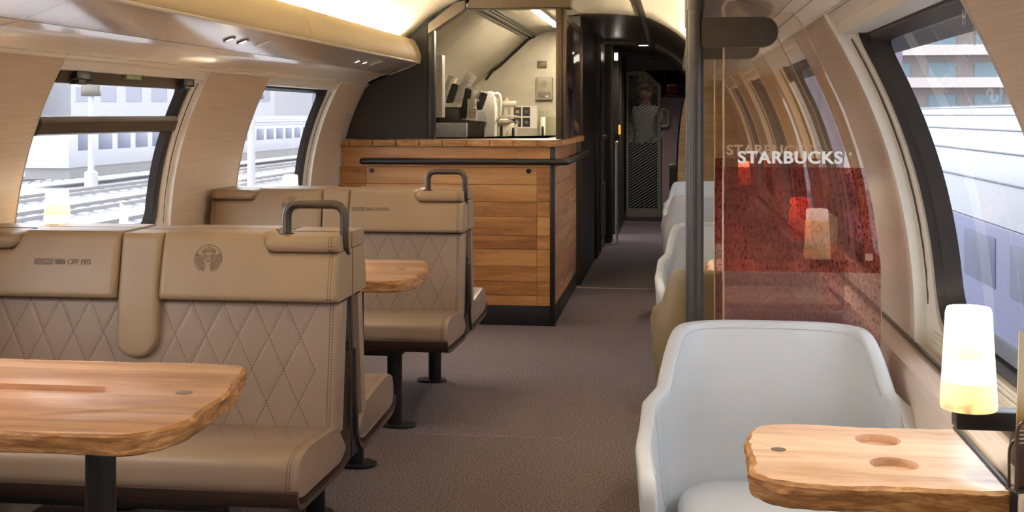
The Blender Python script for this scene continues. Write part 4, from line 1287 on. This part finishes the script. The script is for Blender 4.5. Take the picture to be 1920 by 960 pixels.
# ------------------------------------------------------------------ corridor beyond the bar: glazed screen, posts and cabinets on the left
sc = thing('galley_screen', 'dark glazed screen with steel edge right of the bar opening', 'screen', (-.665, 7.35, 0))
b = MB(); b.box(-.010, .012, .02, 1.48, 1.105, 1.83, .002); b.build('pane', plain('dark_glossy_pane', C(46, 34, 36), .12, 0, .6), sc)
b = MB(); b.box(-.014, .018, .0, .03, 1.105, 1.86, .003); b.box(-.014, .018, 1.47, 1.50, 1.105, 1.86, .003); b.box(-.014, .018, .0, 1.50, 1.83, 1.87, .003); b.build('frame', M['bronze'], sc)
def column(name, label, cat, x, y, w, d, z0, z1, m, extra=()):
    t = thing(name, label, cat, (x, y, 0))
    b = MB(); b.box(-w, 0, 0, d, z0, z1, .004, 1); b.build('body', m, t)
    for nm, x0, x1, y0, y1, za, zb, mm in extra:
        b = MB(); b.box(x0, x1, y0, y1, za, zb, .002, 1); b.build(nm, mm, t)
    return t
M['dk'] = plain('dark_bronze_cabinet', C(54, 50, 42), .5, .3)
M['dk2'] = plain('black_bronze_cabinet', C(40, 37, 34), .3, .4)
column('service_column', 'bronze steel column at the far end of the bar', 'column', -.672, 9.0, .12, 1.585, 0, 1.98, M['dk'])
column('service_cabinet', 'tall dark corridor cabinet with steel edge strips beyond the bar', 'cabinet', -.655, 10.72, .6, 1.25, 0, 1.97, M['dk2'],
       [('edge_strip', -.01, .012, -.004, .035, .02, 1.96, M['dk']), ('edge_strip', -.01, .012, .30, .34, .02, 1.96, M['black']), ('cross_rail', 0, .018, .34, 1.22, 1.02, 1.06, M['steel_dark']), ('louvre', 0, .008, .4, 1.2, .1, .62, M['dk'])])
column('door_frame', 'dark door jamb halfway down the corridor', 'door frame', -.60, 12.05, .6, .25, 0, 1.95, M['black'],
       [('edge_strip', -.004, .016, -.006, .02, .02, 1.9, M['steel_dark'])])
column('corridor_cabinet', 'farthest dark cabinet at the end of the corridor', 'cabinet', -.565, 12.9, .6, 1.5, 0, 1.93, M['dk2'], [('edge_strip', -.006, .014, .3, .35, .05, 1.9, M['steel_dark'])])
t = thing('steel_pole', 'thin bright steel grab pole along the corridor cabinets', 'pole', (-.545, 12.0, 0))
b = MB(); b.cyl((0, 0, .0), (0, 0, .98), .013, 16); b.lathe([(.018, .975), (.018, .99), (.006, 1.0)], 16); b.build('tube', M['steel'], t)
b = MB(); b.cyl((0, 0, 0), (0, 0, .008), .03, 16); b.build('flange', M['steel'], t)
t = thing('wall_light', 'small bright lamp high on the corridor cabinets', 'light', (-.548, 11.98, 1.82))
b = MB(); b.box(-.025, .02, -.02, .02, -.05, .05, .004); b.build('housing', M['steel_dark'], t)
b = MB(); b.box(-.018, .016, -.026, -.02, -.035, .035, .003); b.build('lens', emit('corridor_lens', (1, .9, .75, 1), 5), t)
t = thing('indicator_light', 'tiny amber indicator on the far corridor cabinet', 'light', (-.556, 12.86, 1.10))
b = MB(); b.box(-.01, .012, -.008, .03, -.05, .05, .003); b.build('lens', emit('amber_lens', (1, .4, .05, 1), .6), t)

# end of the corridor: glass door, mauve wall, sign board
EY = 14.5
b = MB(); b.box(-.13, .75, EY, EY + .05, .0, 1.46); b.box(-.62, .75, EY, EY + .05, 1.95, 2.05); b.build('wall_end', M['purple'], kind='structure')
b = MB(); b.box(-.8, -.60, EY + .02, EY + .06, 0, 2.0); b.build('wall_end_left', M['black'], kind='structure').name = 'wall_corridor'
dr = thing('glass_door', 'narrow glass door with fine diagonal stripes and grey frame at the corridor end', 'door', (-.34, EY - .03, 0))
M['door_grey'] = plain('grey_door_frame', C(122, 118, 108), .4, .4)
o_ = [(-.205, .06), (.200, .06), (.200, 1.60), (.020, 1.765), (-.205, 1.765)]
i_ = [(-.178, .16), (.160, .16), (.160, 1.575), (.005, 1.715), (-.178, 1.715)]
b = MB(); b.loops([[(x, 0, z) for x, z in o_], [(x, -.02, z) for x, z in o_], [(x, -.02, z) for x, z in i_], [(x, 0, z) for x, z in i_], [(x, 0, z) for x, z in o_]])
b.build('door_frame', M['door_grey'], dr, 20)
b = MB(); b.prism(i_, 'y', -.012, -.008); b.build('pane', M['smoke_door'] if 'smoke_door' in M else glassy('door_pane', (.72, .75, .77, 1), .8), dr)
b = MB()
for k in range(-26, 52):
    z0 = .16 + k * .034                                        # stripe from lower left to upper right
    xa, za, xb, zb = -.178, z0, .160, z0 + .338 * .62
    if zb < .17 or za > 1.70: continue
    if za < .165: xa += (.165 - za) / .62; za = .165
    top = 1.70
    if zb > 1.565:
        # clip against the sloping corner
        for s in range(60):
            tt = 1 - s / 60; x = xa + (.160 - xa) * tt; z = za + (zb - za) * tt
            lim_ = 1.70 if x < .005 else 1.70 - (x - .005) * .90
            if z < lim_: xb, zb = x, z; break
        else: continue
    if xb - xa < .02: continue
    b.prism([(xa, za), (xb, zb), (xb, zb + .012), (xa, za + .012)], 'y', -.0145, -.0125)
b.build('stripes', plain('etched_stripe', C(120, 124, 122), .6), dr)
b = MB(); b.tube(roundpts([(.205, -.03, 1.31), (.285, -.045, 1.31), (.285, -.045, 1.12), (.205, -.03, 1.12)], .04, 6), .016, 10); b.build('handle', plain('cream_handle', C(176, 164, 136), .4), dr)
t = thing('grab_bar', 'small steel grab handle on the mauve end wall', 'handle', (.045, EY - .03, 1.05))
b = MB(); b.tube(roundpts([(.02, .02, 0), (-.025, -.01, .01), (-.025, -.01, .16), (.02, .02, .17)], .03, 5), .010, 10); b.build('bar', M['steel'], t)
t = thing('door_sign', 'dark overhead sign board with a small arrow above the glass door', 'sign', (-.20, EY - .085, 1.875))
b = MB(); b.prism(smoothpoly([(-.36, -.10), (.24, -.10), (.20, .05, .06), (.0, .10, .1), (-.36, .10)], .01, 6), 'y', -.02, .03, .003, 1); b.build('board', M['sign'], t)
b = MB(); b.tube([(.03, -.022, -.03), (.03, -.022, .025)], .004, 6); b.tube([(.012, -.022, .008), (.03, -.022, .027), (.048, -.022, .008)], .004, 6); b.box(-.10, -.03, -.024, -.02, -.012, .004); b.build('arrow', plain('sign_mark', C(120, 122, 130), .5), t)
b = MB(); b.cyl((-.07, -.028, .065), (-.07, -.02, .065), .012, 14); b.build('sensor', M['bronze'], t)
for k, (yy, st, l) in enumerate(((12.6, 14, 'added round fill light under the dark corridor ceiling'), (14.85, 4, 'added fill light in the vestibule behind the glass door'))):
    t = thing('fill_lamp', l, 'light', (-.30, yy, 1.968))  # added lamps that only brighten the dark corridor end and vestibule
    b = MB(); b.lathe([(.075, .006), (.075, -.004), (.060, -.008), (.058, .0)], 24); b.build('rim', M['steel_dark'], t)
    b = MB(); b.lathe([(.058, -.001), (.050, -.006), (.01, -.008)], 24); b.build('lens', emit('fill_lens_%d' % k, (1, .9, .8, 1), st), t)
    sp = bpy.data.lights.new('spot', 'SPOT'); sp.energy = (34, 3.2)[k]; sp.color = (1, .9, .8); sp.spot_size = R(150); sp.spot_blend = .6; sp.shadow_soft_size = .05
    so = bpy.data.objects.new('spot', sp); S.collection.objects.link(so); so.parent = t; so.location = (0, 0, -.03)
# dim vestibule beyond the door, luggage rack with bags
b = MB(); b.box(-.9, .9, 17.0, 17.05, 0, 2.05); b.build('wall_vestibule', plain('dim_wall', C(58, 62, 70), .6), kind='structure')
b = MB(); b.loops([[(-.75, EY + .06, 0), (-.75, EY + .06, 2.05)], [(-.75, 17, 0), (-.75, 17, 2.05)]], closed=False); b.loops([[(.7, 10.6, 0), (.7, 10.6, 2.05)], [(.7, 17, 0), (.7, 17, 2.05)]], closed=False)
b.build('wall_corridor_side', plain('dim_side', C(80, 76, 78), .6), kind='structure')
rk = thing('luggage_rack', 'dark luggage rack above the mauve wall at the corridor end', 'rack', (.20, EY + .1, 1.47))
b = MB(); b.box(-.32, .4, -.02, .5, 0, .02, .003)
for k in range(4): b.tube([(-.3 + k * .2, -.02, .02), (-.3 + k * .2, -.02, .42)], .008, 8)
b.build('shelf', M['black'], rk)
for k, (x, w, h_, c, l) in enumerate(((-.20, .15, .12, (120, 34, 36), 'dark red suitcase on the luggage rack'), (-.03, .16, .14, (40, 50, 92), 'blue bag on the luggage rack beside the red suitcase'))):
    t = thing('suitcase', l, 'luggage', (.20 + x, EY + .30, 1.492))
    b = MB(); b.box(-w / 2, w / 2, -.14, .14, 0, h_, .02, 3); b.build('body', plain('bag_%d' % k, C(*c), .5), t)
    b = MB(); b.tube(roundpts([(-.03, -.145, h_ * .5), (-.03, -.165, h_ * .6), (.03, -.165, h_ * .6), (.03, -.145, h_ * .5)], .01, 4), .006, 8); b.build('handle', M['black'], t)

# pale wooden end panel on the right, with curved edge
b = MB()
edge = [(.035, .0), (.035, .70), (.042, .95), (.062, 1.20), (.10, 1.40), (.165, 1.56)]
ef = smooth_tab([(z, x) for x, z in edge])
zz = [0, .115, .23, .345, .46, .575, .69, .805, .92, 1.035, 1.15, 1.265, 1.38, 1.48, 1.56]
for z0, z1 in zip(zz, zz[1:]):
    q = [(ef(z0 + (z1 - z0) * i / 4), z0 + (z1 - z0) * i / 4) for i in range(5)]
    b.prism([(x, z + (.001 if i == 0 else -.001 if i == 4 else 0)) for i, (x, z) in enumerate(q)] + [(XR(min(z1, 1.43)) - .006, z1 - .001), (XR(min(z0, 1.43)) - .006, z0 + .001)], 'y', 9.95, 9.98)
ep = thing('end_panel', 'pale oak plank panel with curved edge behind the last armchair', 'panel', (0, 0, 0))
b.build('planks', M['wood_light'], ep)
b = MB(); b.tube([(ef(z) - .004, 9.965, z) for z in [i * .052 for i in range(31)]], .009, 8); b.build('edge_trim', M['black'], ep)
t = thing('waste_bin', 'slim dark bin with a green lid beside the pale oak panel', 'bin', (.02, 10.35, 0))
b = MB(); b.box(-.05, .06, -.06, .06, .0, .80, .008); b.build('body', M['black'], t)
b = MB(); b.box(-.052, .062, -.062, .062, .80, .84, .006); b.build('lid', plain('green_lid', C(96, 120, 104), .4), t)
# floor seam strips
for k, (x0, x1, y) in enumerate(((-.69, -.05, 8.87), (-1.03, -.42, 4.72))):
    b = MB(); b.box(x0, x1, y - (.006 if k == 0 else .004), y + (.006 if k == 0 else .004), 0, .0022 if k == 0 else .0015)
    b.build('trim_%d' % (20 + k), M['steel'] if k == 0 else plain('carpet_seam', C(132, 116, 110), .9), kind='structure')

# ------------------------------------------------------------------ people
def person(label, loc, rz, joints, shirt, trousers, skin, hair, vest=None, s=1.0, skirt=None):
    t = thing('person', label, 'person', loc, rz)
    J = joints
    def skin_mesh(name, verts, edges, radii, mats, root=0):
        me = bpy.data.meshes.new(name); me.from_pydata([tuple(v) for v in verts], edges, [])
        o = bpy.data.objects.new(name, me); S.collection.objects.link(o)
        m = o.modifiers.new('k', 'SKIN'); m.use_smooth_shade = True
        for i, r in enumerate(radii):
            sv = me.skin_vertices[0].data[i]; sv.radius = (r, r) if not isinstance(r, tuple) else r
            sv.use_root = (i == root)
        s2 = o.modifiers.new('s', 'SUBSURF'); s2.levels = 2; s2.render_levels = 2
        dg = bpy.context.evaluated_depsgraph_get(); nm = bpy.data.meshes.new_from_object(o.evaluated_get(dg))
        bpy.data.objects.remove(o); nm.name = name
        for mm in mats: nm.materials.append(mm)
        for p in nm.polygons: p.use_smooth = True
        o = bpy.data.objects.new(name, nm); S.collection.objects.link(o); o.parent = t
        return o
    V = [(0, 0, .93), (0, 0, 1.10), (0, .0, 1.30), (0, .0, 1.43), (0, -.005, 1.50), (0, -.012, 1.58), (0, -.012, 1.67)]
    Rr = [(.15, .10), (.135, .095), (.165, .105), (.10, .07), (.052, .052), (.078, .092), (.070, .085)]
    E = [(0, 1), (1, 2), (2, 3), (3, 4), (4, 5), (5, 6)]
    def chain(start, pts, rad):
        p = start
        for q, r in zip(pts, rad):
            V.append(q); Rr.append(r); E.append((p, len(V) - 1)); p = len(V) - 1
        return p
    for sx in (-1, 1):
        arm = J['armL'] if sx < 0 else J['armR']
        w = chain(2, [(sx * .155, 0, 1.405)] + arm, [.058, .042, .030, .026])
        hand = Vector(arm[-1]); dv = (hand - Vector(arm[-2])).normalized()
        pl = hand + dv * .035; pk = chain(w, [pl], [(.030, .016)])
        side = dv.cross(Vector((1, 0, 0))).normalized() if abs(dv.x) < .8 else dv.cross(Vector((0, 0, 1))).normalized()
        for k in range(4):
            o_ = side * ((k - 1.5) * .017); ln = (.06, .07, .066, .05)[k]
            chain(pk, [pl + o_ + dv * .03, pl + o_ * 1.1 + dv * (.03 + ln * .5) , pl + o_ * 1.1 + dv * (.03 + ln * .95) + Vector((0, -.008, -.004))], [.0095, .0085, .0075])
        chain(pk, [pl - dv * .015 + side * -.032, pl + dv * .015 + side * -.046], [.011, .009])
        chain(0, [(sx * .09, 0, .88), (sx * .10, -.01, .50), (sx * .105, .015, .10), (sx * .105, -.04, .045), (sx * .11, -.14, .035)], [.088, .060, .042, .042, .034])
    o = skin_mesh('body', V, E, Rr, [skin, shirt, trousers, plain('shoe', C(24, 22, 22), .5)])
    for p in o.data.polygons:
        c = p.center
        if c.z < .09: p.material_index = 3
        elif c.z < .97 and abs(c.x) < .22 and not J.get('low_hands'): p.material_index = 2
        elif c.z < .97: p.material_index = 2 if abs(c.x) < .19 else 0
        elif c.z < 1.47 and J['sleeve'](c): p.material_index = 1
    h = MB(); r_ = bmesh.ops.create_uvsphere(h.bm, u_segments=20, v_segments=12, radius=1)
    for v in h.bm.verts:
        v.co = Vector((v.co.x * .084, v.co.y * .100 + .010, v.co.z * .075 + 1.685))
        if v.co.y < -.055 and v.co.z < 1.70: v.co.y = -.050
    h.build('hair', hair, t)
    h = MB()
    for sx in (-1, 1):
        h.lathe([(.002, -.004), (.009, -.002), (.009, .002), (.002, .004)], 10, (sx * .028, -.100, 1.640))
    h.build('eyes', M['black'], t)
    h = MB(); h.tube([(0, -.098, 1.655), (0, -.122, 1.612), (0, -.105, 1.603)], [.007, .012, .006], 8)
    for sx in (-1, 1): h.tube([(sx * .077, -.01, 1.655), (sx * .088, 0, 1.64), (sx * .080, -.005, 1.605)], [.008, .012, .006], 8)
    h.build('nose_and_ears', skin, t)
    h = MB(); h.tube([(-.025, -.090, 1.572), (0, -.098, 1.570), (.025, -.090, 1.572)], .006, 8); h.build('mouth', plain('lips', C(150, 84, 74), .5), t)
    if vest:
        h = MB()
        L = []
        for z, a, d in ((.92, .175, .135), (1.05, .170, .130), (1.20, .180, .132), (1.32, .190, .130), (1.40, .165, .110), (1.45, .10, .085)):
            L.append([(a * math.cos(2 * PI * k / 28), d * math.sin(2 * PI * k / 28), z) for k in range(28)])
        h.loops(L); h.build('safety_vest', vest, t)
    t.scale = (s, s, s)
    return t
SKIN = plain('skin', C(176, 128, 104), .55)
person('person in a white shirt with hand on hip, seen behind the striped glass door', (-.335, 15.35, 0), R(-25),
       dict(armL=[(-.20, .03, 1.15), (-.22, -.03, .95), (-.22, -.06, .88)], armR=[(.31, .06, 1.17), (.20, -.03, 1.02), (.17, -.05, 1.0)], sleeve=lambda c: True),
       plain('white_shirt', C(206, 200, 180), .7), plain('black_trousers', C(26, 26, 30), .7), SKIN, plain('dark_hair', C(40, 30, 26), .6), s=.94)

# ------------------------------------------------------------------ the station outside
GZ = -2.6
def outside(name, mb, m, kind='structure', parent=None): return mb.build(name, m, parent, kind=kind)
M['ballast'] = plain('ballast', C(172, 171, 175), .95, 0, .1, nscale=.6, namt=.22)
M['concrete'] = plain('pale_concrete', C(160, 160, 164), .9, 0, .1, nscale=.8, namt=.08)
M['rail'] = plain('rail_steel', C(120, 118, 118), .4, .6)
b = MB(); b.box(-300, 300, -60, 400, GZ - .3, GZ - .1); outside('ground', b, M['ballast'])
tracks = []
for k, x in enumerate((-5.0, -9.4, -14.5, -19.0, -24.0, -29.0, -38.0)):
    t = thing('railway_track', 'pale rails on sleepers among the station tracks outside the left windows', 'track', (x, 0, GZ - .1), 0, 'station tracks outside the left windows')
    for sx in (-1, 1):
        b = MB(); b.box(sx * .72 - .05, sx * .72 + .05, -5, 190, .10, .25); b.build('rail', M['rail'], t)
    b = MB()
    for j in range(0, 100): b.box(-1.25, 1.25, j * 1.3, j * 1.3 + .3, 0, .10)
    b.build('sleepers', M['concrete'], t)
def platform(x0, x1, y0, y1, h, label):
    t = thing('platform', label, 'platform', ((x0 + x1) / 2, y0, GZ - .1))
    b = MB(); b.box((x0 - x1) / 2, (x1 - x0) / 2, 0, y1 - y0, 0, h); b.build('slab', M['concrete'], t)
    b = MB(); b.box((x0 - x1) / 2 - .05, (x1 - x0) / 2 + .05, 0, y1 - y0, h, h + .12); b.build('edge', M['white'], t)
platform(-13.2, -11.2, 20, 44, 1.0, 'low concrete platform wall between the tracks outside the left window')
platform(-62, -47, 30, 140, 1.2, 'wide pale platform far across the tracks')
def train(x, y0, y1, w, z0, z1, label, body, roof, band, e=.80):
    t = thing('train', label, 'train', (x, y0, GZ))
    hw = w / 2; H = z1 - GZ; B = z0 - GZ; L = y1 - y0
    b = MB(); b.box(-hw, hw, 0, L, B, H * e, .05); b.build('body', body, t)
    P = [(-hw * math.cos(PI * k / 12) if 0 < k < 12 else (-hw if k == 0 else hw), H * e + H * (1 - e) * math.sin(PI * k / 12) ** .8) for k in range(13)]
    b = MB(); b.prism(P, 'y', -.02, L + .02); rf = b.build('roof', roof, t)
    b = MB()
    for x_, z_ in P[1:-1]: b.tube([(x_, 0, z_), (x_, L, z_)], .016, 5)
    b.build('roof_ribs', M['train_rib'], rf)
    n = int(L / 2.4)
    for sx in (-1, 1):
        for k in range(n):
            b = MB(); b.box(sx * hw - .01, sx * hw + .01, 1.0 + k * 2.4, 2.7 + k * 2.4, B + (H * e - B) * .45, B + (H * e - B) * .88, .005); b.build('train_window', band, t)
    b = MB(); b.box(-hw * .9, hw * .9, .4, L - .4, B - .6, B); b.build('underframe', M['rail'], t)
    return t
M['train_white'] = plain('train_white', C(158, 158, 163), .5)
M['train_dark'] = plain('train_glass', C(88, 92, 112), .5)
M['train_navy'] = plain('train_navy', C(48, 52, 78), .5)
M['train_blue'] = plain('train_blue_side', C(72, 74, 104), .5)
M['train_roof'] = plain('ribbed_roof', C(132, 134, 139), .6)
M['train_rib'] = plain('roof_rib', C(84, 86, 94), .6)
train(-33.5, 62, 150, 2.9, GZ + 1.0, 1.2, 'white train with dark windows standing far off on the left', M['train_white'], M['train_roof'], M['train_dark'])
train(5.6, -6, 31, 2.9, GZ + .9, 1.42, 'neighbouring train with ribbed white roof and blue side outside the right window', M['train_blue'], M['train_roof'], M['train_navy'], .605)
def mast(x, y, h, label):
    t = thing('signal_mast', label, 'mast', (x, y, GZ - .1))
    b = MB(); b.lathe([(.35, 0), (.35, .9), (.17, 1.0), (.12, h)], 12); b.build('post', M['concrete'], t)
    b = MB(); b.box(-.5, .5, -.2, .2, h * .62, h * .70, .05); b.box(-.35, .35, -.25, .1, h * .70, h * .82, .05); b.build('signal_head', M['steel_dark'], t)
    b = MB(); b.tube([(0, 0, h * .97), (2.6, 0, h * 1.02)], .07, 6); b.tube([(0, 0, h * .80), (2.6, 0, h * 1.0)], .05, 6); b.build('bracket_arm', M['rail'], t)
mast(-16.8, 47.5, 7.4, 'signal mast with a lamp head outside the second left window')
mast(-30.8, 62.0, 8.0, 'catenary mast far across the tracks outside the nearer left window')
def block(x, y, w, d, h, floors, bays, label, wallm, glassm, balc=False):
    t = thing('apartment_building', label, 'building', (x, y, GZ))
    b = MB(); b.box(-w / 2, w / 2, 0, d, 0, h); b.build('wall', wallm, t)
    fh = h / floors
    for f in range(floors):
        if balc:
            b = MB(); b.box(-w / 2 - .8, w / 2 + .8, -1.8, -.02, f * fh + fh * .05, f * fh + fh * .36); b.build('balcony', M['balcony'], t)
        for k in range(bays):
            x0 = -w / 2 + (k + .2) * w / bays
            b = MB(); b.box(x0, x0 + w / bays * .6, -.06, .05, f * fh + fh * .36, f * fh + fh * .85); b.build('building_window', glassm, t)
        if not balc: continue
        for k in range(3):
            y0 = (k + .2) * d / 3
            b = MB(); b.box(-w / 2 - .05, -w / 2 + .05, y0, y0 + d / 3 * .6, f * fh + fh * .36, f * fh + fh * .85); b.build('building_window', glassm, t)
    b = MB(); b.box(-w / 2 - .3, w / 2 + .3, -.3, d + .3, h, h + .5); b.build('roof', M['concrete'], t)
M['balcony'] = plain('pale_balcony', C(160, 152, 148), .8)
M['facade'] = plain('pale_facade', C(150, 142, 140), .9)
M['win_blue'] = plain('blue_window', C(124, 146, 156), .5)
block(22, 70, 22, 14, 14.0, 8, 9, 'pale apartment block with stacked balconies above the train roof', M['facade'], M['win_blue'], True)
M['facade2'] = plain('white_facade', C(140, 139, 143), .9)
M['win_grey'] = plain('grey_window', C(112, 113, 124), .5)
block(-112, 165, 34, 20, 14, 3, 9, 'long pale building on the skyline beyond the left windows', M['facade2'], M['win_grey'])
block(-70, 165, 30, 18, 17, 4, 8, 'taller pale building on the skyline right of the long one', M['facade2'], M['win_grey'])
block(-50, 205, 26, 18, 13, 3, 7, 'small distant pale building seen through the second left window', M['facade2'], M['win_grey'])
person('person in an orange work vest standing far off on the tracks', (-43.0, 84.0, GZ - .1), R(60),
       dict(armL=[(-.22, .02, 1.14), (-.24, -.02, .92), (-.24, -.03, .86)], armR=[(.22, .02, 1.14), (.24, -.02, .92), (.24, -.03, .86)], sleeve=lambda c: True),
       plain('orange_jacket', C(236, 110, 70), .7), plain('orange_trousers', C(230, 120, 80), .7), SKIN, plain('helmet', C(220, 220, 216), .5), plain('orange_vest', C(240, 96, 60), .7))
block(4.6, 34, 3.0, 12, 11.0, 4, 3, 'grey mauve station building beyond the end of the neighbouring train', plain('mauve_facade', C(104, 96, 110), .9), plain('mauve_window', C(84, 80, 96), .5))
